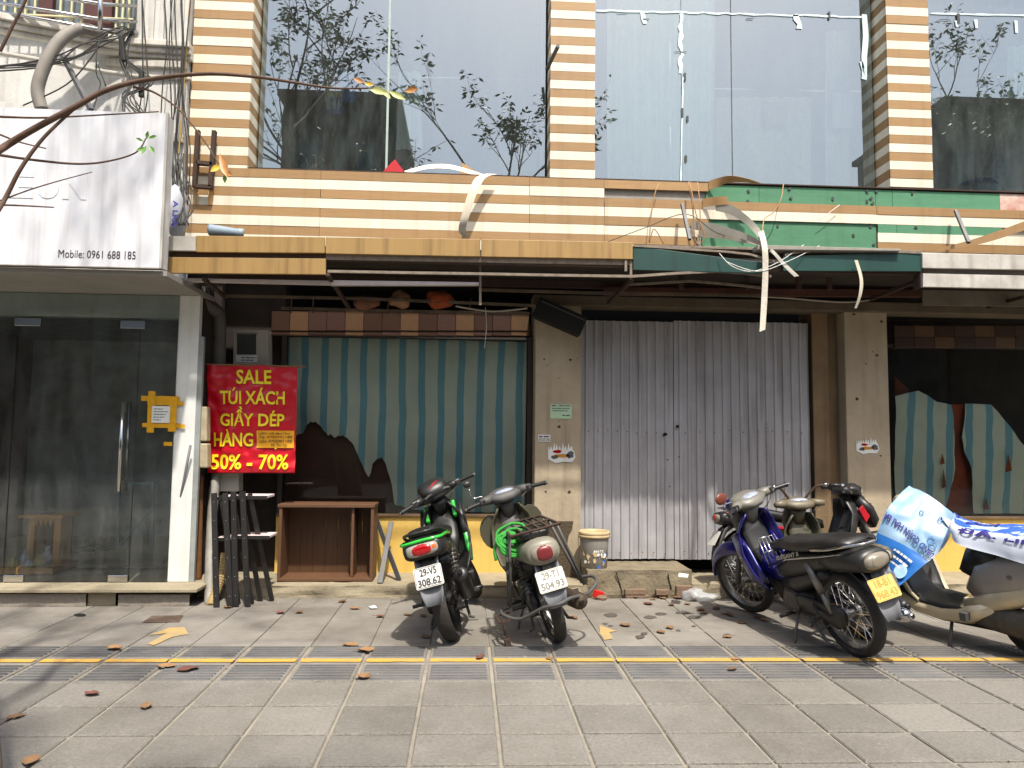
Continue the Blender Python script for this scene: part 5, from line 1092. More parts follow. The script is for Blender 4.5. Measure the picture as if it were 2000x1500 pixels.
# ================================================================ notices on the pillars
def sticker(name,x0,x1,y0,y1,mat,label,Y=7.094,lines=(),ink=None):
    a=W(x0,y0,Y); b=W(x1,y1,Y); t=ob(name,bx(a.x,b.x,Y,Y+.003,b.z,a.z),mat,None); tag(t,label,'notice')
    for s,u0,u1,v0,v1 in lines:
        w_=(b.x-a.x)*(u1-u0); h_=(a.z-b.z)*(v1-v0); fn_=lambda p,q:(a.x+(b.x-a.x)*u0+p,Y-.0015,a.z-(a.z-b.z)*v1+q); ob('print',text_fit(s,fn_,w_,h_,.012) if s else scrib(fn_,w_,h_),ink or M('notice ink','2c2c2e',.7),t)
    return t
sticker('notice',1075,1117,789,818,M('pale green paper','a9c4a4',.7,var=.06),'pale green printed notice stuck on the concrete pillar left of the gate',lines=(('',.05,.30,.06,.16),('',.40,.95,.06,.15),('',.08,.92,.26,.34),('',.08,.8,.42,.50),('',.55,.9,.72,.82)))
sticker('phone_sticker',1051,1075,849,863,M('white sticker','d0d0cc',.6,var=.05),'small white phone number sticker on the pillar left of the gate',lines=(('',.06,.94,.12,.40),('0912.073.950',.06,.94,.5,.92)))
def torn(x,y,w_,h_,label,seed):
    rnd=random.Random(seed); Y=7.094; p=W(x,y,Y); sx=w_/1440*7; sz=h_/1440*7; P=[]
    for i in range(9): P+= [(-.5+i/9+rnd.uniform(-.01,.02),.25+rnd.uniform(.1,.3)),(-.5+(i+.5)/9,.05+rnd.uniform(0,.2))]
    P+= [(.5,.1),(.55,-.2),(.42,-.45),(.1,-.42),(-.2,-.5),(-.5,-.3)]
    t=ob('torn_sticker',prism([(p.x+a*sx,p.z+b*sz) for a,b in P],lambda a,b,t:(a,Y+t,b),.003),m_white,None); tag(t,label,'sticker')
    for (a,b,c,d,m) in ((-.30,.0,.32,.16,m_red),(-.25,-.22,.55,.18,M('sticker amber','b07a20',.6)),(.2,-.25,.3,.35,M('sticker dark','2a2a2c',.6,scale=40,col2='6a6a6c',amt=1.8)),(-.38,-.3,.25,.2,MATS['sticker dark'])):
        ob('picture_scrap',prism(blob(p.x+(a+c/2)*sx,p.z+(b+d/2)*sz,c/2*sx,d/2*sz,10,.25),lambda aa,bb,t:(aa,Y-.0016+t,bb),.001),m,t)
torn(1096,885,52,40,'torn white advert sticker below the phone sticker on the left pillar',4); torn(1694,871,46,34,'torn white advert sticker on the pillar right of the gate',9)
# tape frame notice on the glass shop
TN=thing('taped_notice','white paper notice framed by yellow tape on the glass shop front','notice',W(315,840,6.64)); m_tape=M('yellow tape','d09a10',.35,var=.12,scale=14)
yt=6.655
def tp(x0,x1,y0,y1,k): a=W(x0,y0,yt-.0016*k); b=W(x1,y1,yt-.0016*k); ob('tape',bx(a.x,b.x,a.y,a.y+.001,b.z,a.z),m_tape,TN)
tp(276,350,773,784,1); tp(288,358,783,792,2); tp(278,352,826,835,3); tp(290,361,828,836,4); tp(290,300,764,845,5); tp(331,343,776,843,6); tp(320,336,863,871,1)
a=W(298,793,yt-.002); b=W(332,826,yt-.002); PP=ob('paper',bx(a.x,b.x,a.y-.012,a.y-.011,b.z,a.z),m_white,TN)
for k in range(5): ob('print',scrib(lambda p,q:(a.x+.02+p,a.y-.0135,a.z-.03-.024*k+q),(.08,.12,.1,.09,.06)[k],.010),M('notice ink','2c2c2e',.7) if 'notice ink' in MATS else m_ink,PP)
# ================================================================ inside the glass shop: altar, rack, cable
AL=thing('altar','small carved wooden altar with offering bowls inside the glass shop','altar',G(70,1118,ZD))
m_aw=M('altar wood','d39c50',.5,scale=8,col2='a8763a',amt=1.4); 
def ai(x,y): p=W(x,y,7.15); return p
q0=W(22,1100,7.15); q1=W(124,1005,7.15); w_=q1.x-q0.x
zb=ZD+.008
ob('base',bx(q0.x-.03,q1.x+.02,6.98,7.42,zb,zb+.06),m_aw,AL,bev=.004)
for xx in (q0.x+.16,q1.x-.05): ob('post',bx(xx-.03,xx+.03,7.15,7.35,zb+.061,q1.z-.03),m_aw,AL,bev=.004)
ob('back',bx(q0.x+.15,q1.x-.02,7.351,7.37,zb+.061,q1.z-.03),M('altar red','4a1c14',.6),AL); ob('roof',bx(q0.x+.08,q1.x+.03,7.08,7.40,q1.z-.029,q1.z),m_aw,AL,bev=.004)
ob('carving',prism([(q0.x+.19+(q1.x-q0.x-.27)*i/12,q1.z-.03-(.05+.035*math.sin(i*2.1))) for i in range(13)]+[(q1.x-.081,q1.z-.031),(q0.x+.19,q1.z-.031)],lambda a,b,t:(a,7.15+t,b),.02),m_aw,AL)
def pot(name,x,r,h,mat,label,y=7.06): tag(ob(name,lathe([(r*.6,0),(r,h*.35),(r*.9,h*.6),(r*.45,h*.75),(r*.6,h)],14,(WX(x,y,1090),y,zb+.061)),mat,None,smooth=True),label,'vessel')
m_porc=M('blue white porcelain','c4ccd8',.25,scale=40,col2='2f4a8a',amt=1.4)
pot('vase',48,.035,.15,m_porc,'slim white and blue vase on the altar, left of the bowls'); pot('vase',92,.04,.17,m_porc,'wider white and blue vase on the altar, right of the bowls',7.12)
pot('bowl',58,.05,.06,m_porc,'porcelain offering bowl between the altar vases',7.03); pot('offering_cup',26,.04,.09,M('green gilt cup','3a7a2c',.3,scale=30,col2='b8902c',amt=1.6),'green and gold cup at the left end of the altar base',7.02); pot('offering_cup',77,.045,.11,MATS['green gilt cup'],'green and gold cup beside the porcelain bowl on the altar',7.02)
tag(ob('plate',lathe([(.03,0),(.11,.02),(.11,.024),(.001,.012)],20,(WX(78,7.2,1000),7.24,q1.z+.001)),m_porc,None,smooth=True),'flat porcelain plate on top of the altar','plate')
RK=thing('steel_rack','bare slotted steel angle rack inside the glass shop','rack',W(265,1075,8.2)); m_ang=M('blue grey angle steel','8a98a2',.5,.3,var=.1)
for a,b in (((232,942),(230,1070)),((298,942),(297,1072)),((225,944),(302,944)),((232,1068),(297,990))): ob('angle_bar',bar(W(*a,7.9),W(*b,7.9),.03,.02),m_ang,RK)
tag(ob('floor_cable',[tube(curve([G(125+18*k+random.uniform(-6,6),1085,ZD)+Vector((0,0,.02))]+[G(140+12*k+random.uniform(-10,60),1072+random.uniform(-6,14),ZD)+Vector((0,0,random.uniform(.01,.08))) for _ in range(5)],5),.007,5) for k in range(3)],M('grey cable','6a6c6c',.6),None,smooth=True),'loose grey cable coils on the floor of the glass shop','cable')
tag(ob('leaning_rod',tube([W(372,870,6.60),G(323,1131,ZD)+Vector((0,0,.01))],.011,8),M('grey rod','5a5c5c',.5,.5),None,smooth=True),'thin grey rod leaning against the white column of the glass shop','rod')
# ================================================================ behind the upper glass
def inside(name,label,cat,x0,x1,y0,y1,Y,mat,amp=.03,per=18,nv=8,flare=0):
    def fn(u,v):
        x=lerp(x0,x1,u)+flare*(u-.5)*v; y=lerp(y0,y1,v); p=W(x,y,Y); return p+Vector((0,amp*math.sin(u*(x1-x0)/per*6.28+.6*math.sin(v*3))+amp*.6*noise.noise(Vector((u*5,v*2,Y))),0))
    return tag(ob(name,grid(max(8,int((x1-x0)/per*6)),nv,fn),mat,None,smooth=True),label,cat)
m_cur=M('pale curtain','d6e6dc',.9,var=.08); m_lace=M('lace fabric','e0d8c0',.9,scale=16,col2='9a9a8c',amt=2.2)
inside('curtain','long pale green curtain hanging in wide folds behind the middle upper window','curtain',1186,1398,-60,372,7.55,m_cur,.035,26)
inside('lace_curtain','patterned lace curtain hung low behind the middle upper window','curtain',1398,1585,190,372,7.75,m_lace,.015,30)
inside('lace_cloth','small square of brown and white lace pinned on the lace curtain','cloth',1493,1540,199,244,7.68,M('brown lace','c9c0a4',.9,scale=45,col2='7d6a4c',amt=2),.006,40)
inside('curtain','narrow white curtain strip beside the right upper pillar','curtain',1612,1662,60,372,7.7,M('white curtain','c4ccc0',.9,var=.06),.02,22)
inside('cloth','white towel hung in front of the narrow white curtain strip','cloth',1626,1668,180,250,7.62,m_white,.012,20)
inside('curtain','white curtain edge behind the far right upper window','curtain',1968,2060,90,190,7.6,m_cur,.02,16)
inside('curtain','pale curtain hanging in the left upper window beside the glazing joint','curtain',778,822,140,292,7.7,m_cur,.02,18,8,8)
inside('curtain','faded green curtain at the left edge of the left upper window','curtain',508,548,-40,330,7.6,M('faded green curtain','7d8f84',.9,scale=8,col2='5f7264',amt=1.5),.02,14)
for k,(Yr,y0,y1,x0,x1) in enumerate(((7.9,148,156,560,1068),(7.9,172,178,1180,1690))):
    tag(ob('curtain_pole',tube([W(x0,y0,Yr),W(x1,y1,Yr)],.018,8),m_chr,None,smooth=True),('steel pole across the inside of the left upper window','steel pole across the inside of the middle upper window')[k],'pole')
CLT=[(632,668,165,214,'d0c6b0','beige cloth hung with the jeans inside the left upper window'),(662,700,136,200,'5f82bc','blue denim cloth hung inside the left upper window'),(640,672,190,222,'5a86cc','bright blue cloth hung below the jeans in the left upper window')]
for x0,x1,y0,y1,c,l in CLT: inside('hanging_cloth',l,'clothes',x0,x1,y0,y1,7.40,M('cloth '+c,c,.9,var=.25,scale=14),.02,12,6,-10)
def flat(name,label,cat,pts,Y,mat,th=.01): return tag(ob(name,prism([(p.x,p.z) for p in [W(x,y,Y) for x,y in pts]],lambda a,b,t:(a,Y+t,b),th),mat,None),label,cat)
flat('red_folder','red folder standing at the sill of the left upper window','folder',[(743,340),(771,311),(788,333),(785,345)],7.19,M('red card','b5121f',.5,var=.05))
flat('cardboard','bent tan cardboard piece at the sill of the left upper window','cardboard',[(897,345),(903,318),(935,338),(940,347)],7.2,M('cardboard','b08a5c',.8,var=.1))
ribbon([W(790,338,7.15),W(830,327,7.12),W(870,325,7.12),(W(905,332,7.13)),W(945,345,7.15)],[(0,.02,.05)],m_wh,.004,'white_strip',None); tag(bpy.data.objects['white_strip'],'white cladding strip arched on the sill of the left upper window','strip')
# barrel
bb=W(1920,372,7.72); BR=thing('plastic_barrel','big blue lidded plastic barrel behind the far right upper window','barrel',(bb.x,7.8,3.95))
ob('drum',lathe([(.18,0),(.215,.03),(.225,.2),(.215,.30),(.17,.36)],24,(bb.x,7.8,3.951)),M('blue grey drum','6f93a6',.45,var=.12),BR,smooth=True); ob('lid',lathe([(.18,.36),(.19,.37),(.185,.40),(.001,.405)],24,(bb.x,7.8,3.951)),M('blue lid','2d5ca0',.4,var=.1),BR,smooth=True)
# torn plastic film taped on the glass
m_film=M('torn pale film','b9d3dc',.5,scale=30,col2='dfe8e6',amt=1.5)
fl=thing('torn_film','torn pale tape and film left stuck on the middle and right upper windows','tape',W(1330,20,7.28))
def strip(pts,w_,Y=7.288): 
    P=[W(x,y,Y) for x,y in pts]; V=[];Fc=[]
    for i,p in enumerate(P):
        d=(P[min(i+1,len(P)-1)]-P[max(i-1,0)]).normalized(); s=Vector((-d.z,0,d.x)); a=w_*random.uniform(.5,1.3); b=w_*random.uniform(.5,1.3); V+=[tuple(p-s*a),tuple(p+s*b)]
    for i in range(len(P)-1): Fc.append((2*i,2*i+1,2*i+3,2*i+2))
    ob('tape_strip',(V,Fc),m_film,fl)
strip([(1165+i*14,20+i*.35+random.uniform(-1,1)) for i in range(38)],.010); strip([(1330+random.uniform(-2,2),26+i*9) for i in range(14)],.022); strip([(1334-i*.2,150+i*10) for i in range(22)],.008)
strip([(1552,28),(1556,36),(1562,46),(1562,56)],.03); strip([(1255,24),(1258,36),(1260,46)],.025); strip([(1690,28),(1692,70),(1688,110),(1690,150)],.03); strip([(1682,120),(1690,145),(1688,155)],.03)
strip([(1818+i*14,26+i*.3) for i in range(16)],.010); strip([(1868,40),(1869,52)],.02); strip([(1907,38),(1908,55)],.022); strip([(1985,40),(1986,64)],.022)
for x,y,dx,dy in ((1215,25,10,1),(1262,37,6,1),(1330,101,12,1),(1338,150,2,8),(1333,220,2,9),(1343,232,2,6),(1465,36,7,1),(1620,30,2,8),(1845,38,10,1),(1872,36,3,10),(1960,57,6,1),(1340,310,2,7)):
    a=W(x-dx,y-dy,7.284); b=W(x+dx,y+dy,7.284); ob('tape_scrap',bx(a.x,b.x,7.283,7.286,b.z,a.z),M('grey tape','3d3f40',.6),fl)
# ================================================================ peeled cladding strips, sticks, wires on the band
m_bk=M('strip back','8d8a80',.6,var=.12)
def two(name,label,pts,wv,front,back=None,n=8):
    o=ribbon(pts,wv,[front],.003,name,None,n); return tag(o,label,'strip')
Z_=lambda w_:(0,0,w_)
two('peeled_strip','wood grain strip curling up off the top of the striped band',[W(1385,362,7.04),W(1400,357,7.0),W(1425,350,6.93),W(1455,352,6.86),W(1482,358,6.82)],[(0,0,.088),(0,-.02,.085),(0,-.06,.05),(0,-.08,.01),(0,-.08,-.02)],m_wd)
two('peeled_strip','wood grain strip bent outward from the middle of the striped band',[W(1372,396,7.04),W(1390,394,6.98),W(1408,392,6.9),W(1422,392,6.84)],[(0,0,.088),(0,0,.088),(0,.01,.088),(0,.02,.085)],m_wd)
m_whs=M('spotted white strip','d2cdbf',.6,scale=26,col2='8d8678',amt=2.0)
two('peeled_strip','grey backed strip twisting down from the band to the broken green fascia',[W(1398,402,6.95),W(1428,410,6.8),W(1456,428,6.6),W(1478,450,6.35),W(1490,468,6.12)],[(0,0,.10),(.01,0,.095),(.02,0,.075),(.04,0,.05),(.05,0,.02)],m_bk)
two('peeled_strip','spotted white strip hanging straight down in front of the gate top',[W(1486,452,6.2),W(1493,480,6.06),W(1495,520,6.04),W(1493,580,6.03),W(1489,646,6.0)],[(.05,0,.02),(.055,.01,0),(.05,.0,0),(.048,-.01,0),(.05,.0,.02)],m_whs)
two('peeled_strip','brown strip sweeping off the band and ending in front of the awning',[W(1350,440,7.03),W(1390,444,6.9),W(1430,454,6.7),W(1470,468,6.45),W(1505,488,6.1),W(1530,515,6.05),W(1556,540,6.02)],[(0,0,.085),(0,0,.085),(0,.02,.08),(0,.03,.07),(0.01,.03,.05),(.03,.02,.03),(.04,0,.01)],m_bk)
two('peeled_strip','pale strip sagging out of the lower band toward the green fascia',[W(1365,456,7.03),W(1400,458,6.92),W(1440,466,6.7),W(1490,480,6.4)],[(0,0,.085),(0,.01,.08),(0,.03,.06),(0,.04,.03)],m_bk)
two('peeled_strip','short pale strip hanging below the green fascia near the pillar',[W(1672,508,6.1),W(1682,545,6.12),W(1680,575,6.15),W(1671,602,6.2)],[(.03,0,0),(.03,0,0),(.028,0,0),(.02,0,0)],m_wh)
two('peeled_strip','long white strip drooping over the cladding band below the left upper window',[W(960,340,6.98),W(938,348,6.9),W(922,380,6.88),W(908,425,6.9),W(903,448,6.95),W(908,462,7.0)],[(.11,0,.0),(.10,0,.01),(.09,0,.02),(.08,0,.02),(.07,0,.02),(.04,0,.0)],m_wh)
two('peeled_strip','wide wood grain strip slanting off the band above the white fascia',[W(1830,488,6.98),W(1880,478,6.95),W(1940,462,6.9),W(2060,420,6.85)],[(0,0,.03),(0,0,.05),(0,0,.08),(0,0,.10)],m_wd)
for a,b,l in (((1332,398,6.95),(1347,468,6.7),'grey square steel stub sticking out by the peeled strips'),((1866,411,6.98),(1892,474,6.7),'grey square steel stub sticking out above the white fascia'),((1090,90,6.7),(1068,136,7.1),'dark square steel stub sticking out of the middle striped pillar')):
    tag(ob('steel_stub',bar(W(*a),W(*b),.03,.03),M('grey stub','5a5a5c',.6,.3,var=.2),None,bev=.003),l,'steel stub')
m_cop=M('tan cable','a8835c',.6,var=.1); m_bw=M('black cable','1a1816',.6,var=.3)
def wires(name,label,LL,mat,r=.005): return tag(ob(name,[wire(p,r) for p in LL],mat,None,smooth=True),label,'cable')
wires('tan_cable','tan cable loops hanging over the striped band beside the peeled strips',[[(1288,358,6.98),(1280,375,6.95),(1272,420,6.96),(1268,472,6.98)],[(1268,474,6.98),(1276,448,6.95),(1285,456,6.95),(1296,476,6.97)],[(1347,355,6.98),(1352,380,6.93),(1360,420,6.92),(1375,455,6.93),(1370,475,6.95),(1358,468,6.96),(1352,400,6.95),(1344,356,6.98)],[(1362,356,6.98),(1366,390,6.94),(1368,440,6.94),(1366,470,6.95)],[(1530,360,6.98),(1525,390,6.93),(1510,415,6.93),(1492,430,6.9),(1488,470,6.7),(1478,480,6.6)]],m_cop)
wires('thin_wire','thin dark wire strung across the striped band and peeled strips',[[(1185,473,7.0),(1260,445,6.95),(1340,418,6.9),(1400,455,6.85),(1480,478,6.8)]],m_bw,.0035)
wires('white_wire','white wires looping in front of the broken green fascia',[[(1405,495,6.1),(1430,520,6.05),(1470,530,6.05),(1520,512,6.05),(1570,478,6.2)],[(1420,512,6.08),(1480,530,6.04),(1540,510,6.04),(1600,480,6.2)],[(1600,430,7.0),(1640,400,7.0)]],M('white wire','c8c8c4',.5),.0035)
wires('ceiling_cable','pale cable sagging along the grimy beam above the gate',[[(1150,572,6.95),(1300,574,6.95),(1500,580,6.95),(1640,590,6.95),(1700,586,6.95)],[(890,598,6.8),(960,608,6.8),(1030,602,6.8)]],M('pale cable','9a9284',.6),.009)
wires('hanging_wire','loose pale wire dangling over the striped tarpaulin',[[(948,600,6.9),(950,640,6.9),(946,680,6.9)]],MATS['white wire'],.004)
# rusty bracket on the left striped pillar
RB=thing('rusty_bracket','rusty ladder shaped steel bracket on the left striped pillar','bracket',W(395,372,7.0))
for a,b in (((387,255),(380,366)),((419,256),(411,366)),((382,364),(414,366)),((384,318),(416,321))): ob('bar',bar(W(*a,6.98),W(*b,6.98),.038,.05,(0,1,0)),m_rust,RB,bev=.003)
for x in (382,410): 
    a=W(x-3,374,7.044); b=W(x+5,400,7.044); ob('rust_stain',bx(a.x,b.x,7.0425,7.0445,b.z,a.z),M('rust stain','c98a3c',.7,scale=9,col2='d8b884',amt=1.2),RB)
ST=thing('grey_pipe_offcut','short grey plastic pipe lying on top of the awning','pipe',W(440,460,6.3))
ob('barrel',tube([W(408,449,6.25),W(410,449,6.25),W(464,455,6.3),W(466,455,6.3),W(476,456,6.31)],[.045,.05,.036,.04,.04],16),M('blue grey pvc','8596a4',.5,var=.08),ST,smooth=True)
# ================================================================ cables and duct of the white house
m_duct=M('grey flexible duct','8d8880',.7,scale=8,col2='6d6860',amt=1.3)
pipe('air_duct','thick grey duct arching out of the white wall above the sign',[(204,72,6.7),(180,60,6.6),(150,58,6.5),(118,78,6.4),(92,118,6.35),(76,160,6.33),(74,185,6.33),(82,215,6.33)],.052,m_duct,'duct')
tag(ob('steel_stub',bar(W(122,108,6.6),W(178,215,6.1),.035,.035),M('grey stub','5a5a5c',.6,.3,var=.2),None),'grey steel strut rising behind the sign box under the balcony','steel stub')
rc=random.Random(5); CB=[]
for i in range(10):
    x=rc.uniform(272,366); CB.append([(x+rc.uniform(-8,14),-30,6.9),(x,80,6.88),(x+rc.uniform(-14,8),180,6.86),(x+rc.uniform(-18,8),290,6.85),(x+rc.uniform(-10,12),400,6.8)])
for i in range(7): CB.append([(-30,rc.uniform(125,145),6.3),(100,rc.uniform(112,130),6.35),(160,rc.uniform(85,110),6.4),(230,rc.uniform(50,75),6.5),(262,rc.uniform(50,70),6.6)])
for i in range(9): CB.append([(rc.uniform(236,262),60,6.6),(rc.uniform(225,250),110,6.55),(rc.uniform(228,300),160,6.5),(rc.uniform(235,290),190,6.45),(rc.uniform(240,285),225,6.4)])
for i in range(8): CB.append([(rc.uniform(335,365),300,6.85),(rc.uniform(330,362),345,6.75),(rc.uniform(345,385),395,6.7),(rc.uniform(330,370),440,6.6)])
CB.append([(45,206,6.3),(130,165,6.35),(180,110,6.4),(196,78,6.45)]); CB.append([(190,70,6.6),(188,140,6.5),(196,165,6.45),(182,212,6.2)]); CB.append([(192,130,6.5),(204,160,6.4),(206,168,6.4)])
wires('power_cables','tangled black cables strung over the white wall behind the sign',CB,m_bw,.006)
wires('yellow_cable','yellow cable running straight down beside the left striped pillar',[[(372,-30,6.95),(364,100,6.92),(352,260,6.9),(346,350,6.88)]],M('yellow cable','b8963c',.6),.006)
for k,(x0,y0,x1,y1) in enumerate(((242,120,236,70),(276,190,276,138))): tag(ob('cable_clamp',bar(W(x0,y0,6.5),W(x1,y1,6.5),.04,.04),MATS['black cable'],None,bev=.008),('black cable clamp knot hanging under the balcony end','black cable clamp knot just above the sign box')[k],'clamp')
SK=thing('stuffed_sack','white printed sack stuffed in the gap beside the sign','sack',W(345,455,6.75))
ob('bag',[([tuple(W(345,415,6.75)+Vector((p[0]*.085,p[1]*.16,p[2]*.24))*(1+.2*noise.noise(Vector(p)*2.5))) for p in ball((0,0,0),1,16,12)[0]],ball((0,0,0),1,16,12)[1])],M('woven white sack','b9bcc4',.7,scale=10,col2='8d9098',amt=1.2),SK,smooth=True)
pt=W(338,425,6.57); ob('sack_print',text_fit('A LRA',lambda a,b:(pt.x+b*.9,6.555,pt.z-a+.15),.24,.05,.03),M('sack blue ink','2a2c80',.6),SK)
for x0,y0,x1,y1 in ((300,475,348,560),): pass
# ================================================================ street tree with bare branches
m_bark=M('grey brown bark','6f6152',.9,scale=14,col2='3f362d',amt=1.5,bump=1,bscale=30,stretch=(3,3,.6)); m_twig=M('twig bark','5a4436',.8,var=.25,scale=20)
m_lf=M('small tree leaf','4d6a2c',.55,scale=8,col2='6b5a2c',amt=1.6); 
def twigs(base,direc,length,rad,depth,out,leaves,rnd,ld):
    n=7; P=[Vector(base)]; d=Vector(direc).normalized()
    for i in range(n):
        d=(d+Vector((rnd.uniform(-.16,.16),rnd.uniform(-.16,.16),rnd.uniform(-.09,.13)))).normalized(); P.append(P[-1]+d*(length/n))
    out.append(tube(P,[rad*(1-.65*i/n) for i in range(n+1)],6 if depth>1 else 4,False))
    if depth>0:
        for k in range(3 if depth>1 else 4):
            i=rnd.randint(2,n); a=Vector((rnd.uniform(-1,1),rnd.uniform(-1,1),rnd.uniform(-.3,.7))); twigs(P[i],(d+a*.95),length*rnd.uniform(.45,.7),rad*.5,depth-1,out,leaves,rnd,ld)
    else:
        for k in range(ld):
            p=P[rnd.randint(2,n)]; leaves.append((p,rnd.uniform(0,6.3)))
def leafcloud(leaves,rnd,s0,s1):
    V=[];Fc=[]
    for p,a in leaves:
        s=rnd.uniform(s0,s1); u=Vector((math.cos(a),math.sin(a),rnd.uniform(-.8,.3))).normalized(); w_=u.cross(Vector((rnd.uniform(-.4,.4),rnd.uniform(-.4,.4),1))).normalized()*s*.24; o=len(V); q=p+u*.02
        V+=[tuple(q),tuple(q+u*s*.45+w_),tuple(q+u*s),tuple(q+u*s*.45-w_)]; Fc.append((o,o+1,o+2,o+3))
    return V,Fc
def street_tree(name,label,base,h,fork,limbs,seed,ld=5,tr=.15,leanv=(0,0),ls=(.06,.12)):
    rnd=random.Random(seed); b=Vector(base); t=thing(name,label,'tree',base,'street trees')
    top=b+Vector((leanv[0],leanv[1],fork)); ob('trunk',tube(curve([b,b+Vector((leanv[0]*.25,leanv[1]*.25,fork*.35)),b+Vector((leanv[0]*.6,leanv[1]*.6,fork*.7)),top],5),[tr*(1.25-.5*i/15) if i else tr*1.5 for i in range(16)],14),m_bark,t,smooth=True)
    out=[];lv=[]
    for d,l in limbs: twigs(top-Vector((0,0,.15)),d,l,tr*.36,3,out,lv,rnd,ld)
    c=ob('crown',leafcloud(lv,rnd,*ls),m_lf,t); c['kind']='stuff'; ob('limbs',out,m_twig,t,smooth=True); return t
tx=W(-2,1460,2.75)
TR=street_tree('street_tree','tree at the left edge whose bare branch reaches across the white sign',(tx.x-.17,2.75,0),7,3.5,[((.25,.25,1.2),2.8),((-.6,.5,1.1),3.0),((-.2,-.5,1),2.8)],21,6,.16,(-.75,0),(.06,.13))
# the low branch in view
def vb(pts,r0,r1,Y=3.5): 
    P=curve([W(x,y,Y+dy) for x,y,dy in pts],8); return tube(P,[r0+(r1-r0)*i/(len(P)-1) for i in range(len(P))],7)
B0=Vector((tx.x-.58,2.85,2.2))
def vbs(pts,r0,r1,start=None):
    P=[start] if start is not None else []; P+= [W(x,y,3.5+dy) for x,y,dy in pts]; P=curve(P,8); return tube(P,[r0+(r1-r0)*i/(len(P)-1) for i in range(len(P))],7)
low=[vbs([(-60,330,-.3),(0,292,0),(60,255,.02),(140,212,.03),(210,175,.05),(290,155,.08),(400,144,.1),(500,150,.15),(580,162,.18),(650,172,.2),(720,172,.2)],.02,.004,B0),
 vbs([(-60,480,-.3),(0,405,-.02),(40,330,0),(80,275,.02),(120,235,.04),(160,200,.05)],.013,.006,B0+Vector((0,0,-.2))),
 vb([(0,228,.1),(80,230,.1),(170,226,.1),(310,218,.1)],.006,.003), vb([(0,303,.1),(70,313,.1),(150,320,.1),(210,315,.1),(265,298,.1),(285,270,.1)],.007,.003),
 vb([(0,263,.1),(40,278,.1),(90,290,.1)],.005,.003), vb([(0,400,.05),(50,402,.05),(105,405,.05)],.005,.003), vb([(0,392,.06),(60,370,.06),(120,352,.06),(180,336,.06)],.004,.002),
 vb([(260,170,.08),(300,180,.1),(345,210,.1),(380,250,.1),(410,292,.1),(432,330,.1),(440,345,.1)],.006,.002), vb([(0,100,.0),(20,60,.0),(50,0,.0),(60,-40,0)],.008,.006)]
ob('low_branch',low,m_twig,TR,smooth=True)
def bigleaf(x,y,Y,L_,wd,ang,mat,bend=.2,face=0):
    p=W(x,y,Y); u=Vector((math.cos(ang),-.15,math.sin(ang))); w_=Vector((-math.sin(ang)*math.cos(face),-math.sin(face),math.cos(ang)*math.cos(face)))
    def fn(a,t):
        s=(a-.5)*2; hw=wd*.72*math.sin(math.pi*min(1,t*.96+.02))**1.1*(1+.25*noise.noise(Vector((t*9,x,a>.5)))); return p+u*(t*L_)+w_*(s*hw)+Vector((0,-bend*(s*s*hw+.3*t*t*L_),0))
    ob('leaf',grid(6,8,fn),mat,TR,smooth=True)
m_l1=M('leaf orange','a8743c',.5,var=.15,scale=30); m_l2=M('leaf pale green','b5b878',.5,var=.12,scale=30); m_l3=M('leaf green','5f8a34',.45,var=.15,scale=30); m_l4=M('leaf yellow','c9a02c',.5,var=.15,scale=30)
for a in ((430,300,3.58,.14,.028,-1.2,m_l1),(432,322,3.58,.06,.022,-2.4,m_l4),(440,338,3.58,.055,.014,-1.5,m_l3),(436,332,3.6,.06,.016,-.6,m_l1),
 (720,172,3.68,.11,.028,-.35,m_l2),(760,178,3.68,.10,.022,-.55,m_l2),(690,152,3.68,.07,.016,-.5,m_l1),(712,162,3.68,.05,.018,-.3,m_l4),(790,178,3.66,.07,.024,.1,m_l1),(745,172,3.68,.08,.02,-.9,m_l2),
 (286,272,3.6,.04,.012,1.3,m_l3),(290,270,3.6,.045,.012,.2,m_l3),(286,285,3.6,.05,.013,-1.9,m_l3),(292,285,3.6,.05,.013,-.9,m_l3),(284,288,3.6,.045,.013,-2.6,m_l3),(280,276,3.6,.035,.01,2.8,m_l3)): bigleaf(*a,bend=.3)
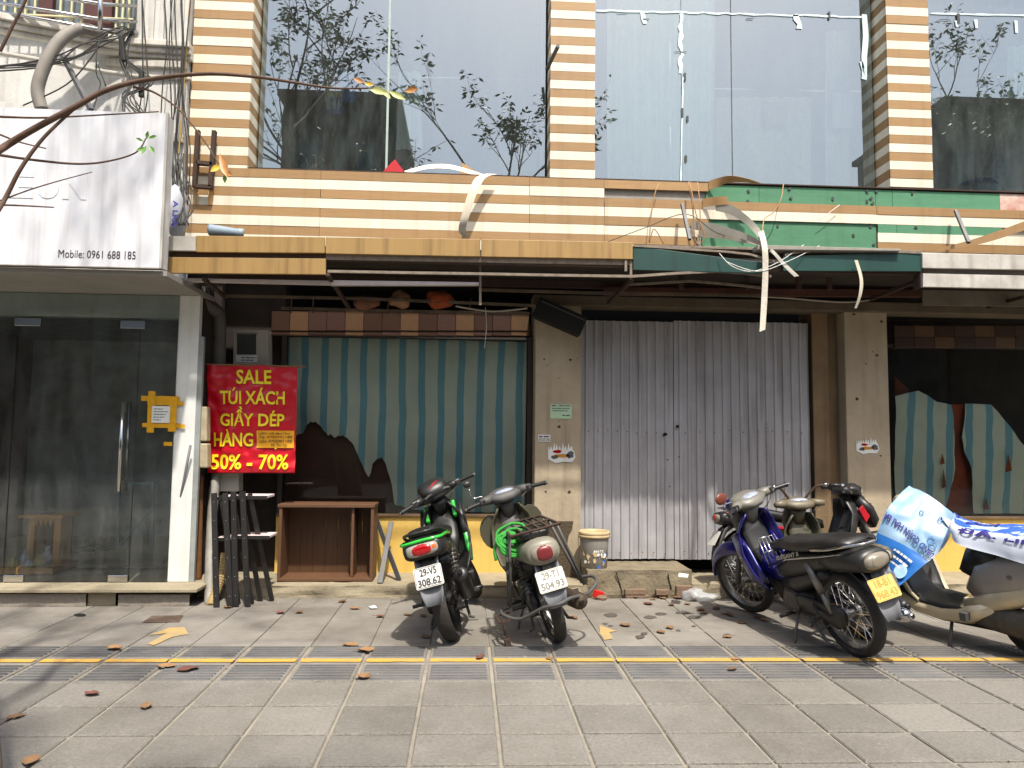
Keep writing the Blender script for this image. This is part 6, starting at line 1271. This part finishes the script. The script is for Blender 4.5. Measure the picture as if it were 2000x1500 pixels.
# trees and houses on the far side of the street, seen mirrored in the upper glass
def mirror(x,y,Y): d=ray(x,y); t=(2*YG-Y)/d.y; p=CC+d*t; return Vector((p.x,Y,p.z))
for k,(x,y,Y,s,lb) in enumerate(((985,300,-2.6,31,'bare street tree across the pavement opposite the middle striped pillar'),(1900,260,-2.6,47,'street tree opposite the far right upper window'),(560,180,-2.6,63,'street tree opposite the left upper window'))):
    m_=mirror(x,y,Y); street_tree('street_tree',lb,(m_.x,Y,0),8,m_.z-1.3,[((.7,.1,.8),2.4),((-.7,.2,.8),2.4),((.2,-.4,1),2.6),((.1,.5,1),2.2)],s,7,.10,(0,0),(.10,.2))
def house(label,x0,x1,h,mat,y=-14.5,fl=4):
    t=thing('town_house',label,'building',((x0+x1)/2,y-3,0),'town houses across the street'); ob('wall',bx(x0,x1,y-7,y,-.3,h),mat,t); ob('roof',bx(x0-.2,x1+.2,y-7.2,y+.3,h+.001,h+.25),M('house roof','5a4038',.9),t)
    n=max(2,int((x1-x0)/1.6))
    for f_ in range(1,fl):
        for i in range(n):
            xc=x0+(x1-x0)*(i+.5)/n; z=h*f_/fl+.5; ob('window',bx(xc-.45,xc+.45,y+.002,y+.05,z,z+1.4),M('house window','20262a',.2),t)
    ob('shop_front',bx(x0+.3,x1-.3,y+.002,y+.06,.0,2.6),M('house shop','2c2a28',.6,var=.3),t)
hm=[M('house grey','5d6062',.9,streak=.3),M('house ochre','8a7a58',.9,streak=.3),M('house pale','8f9290',.9,streak=.3),M('house brown','54483e',.9,streak=.3)]
mA,mB=mirror(555,192,-14.5),mirror(775,192,-14.5); mC,mD=mirror(1845,205,-14.5),mirror(2060,205,-14.5)
hs_=[(-24,-14,7.5,0),(-13.8,mA.x-.2,8,2),(mA.x,mB.x,mA.z,3),(mB.x+.2,3.5,7.5,1),(3.7,8,8,2),(8.2,mC.x-.2,8.4,0),(mC.x,mD.x,mC.z,3),(mD.x+.2,mD.x+8,8,1)]
hl=['grey','pale','brown','ochre','pale','grey','brown','ochre']
for (a,b,h,m_),c,ll in zip(hs_,hl,('wide one at the west end','low one beside the tall brown one','tall one mirrored in the left upper window','low one facing the wooden cabinet','low one facing the corrugated gate','low one facing the right striped pillar','tall one mirrored in the right upper window','low one at the east end')): house('%s town house across the street, %s'%(c,ll),a,b,h,hm[m_])
for o in bpy.data.objects:
    if '_w' in o: del o['_w']
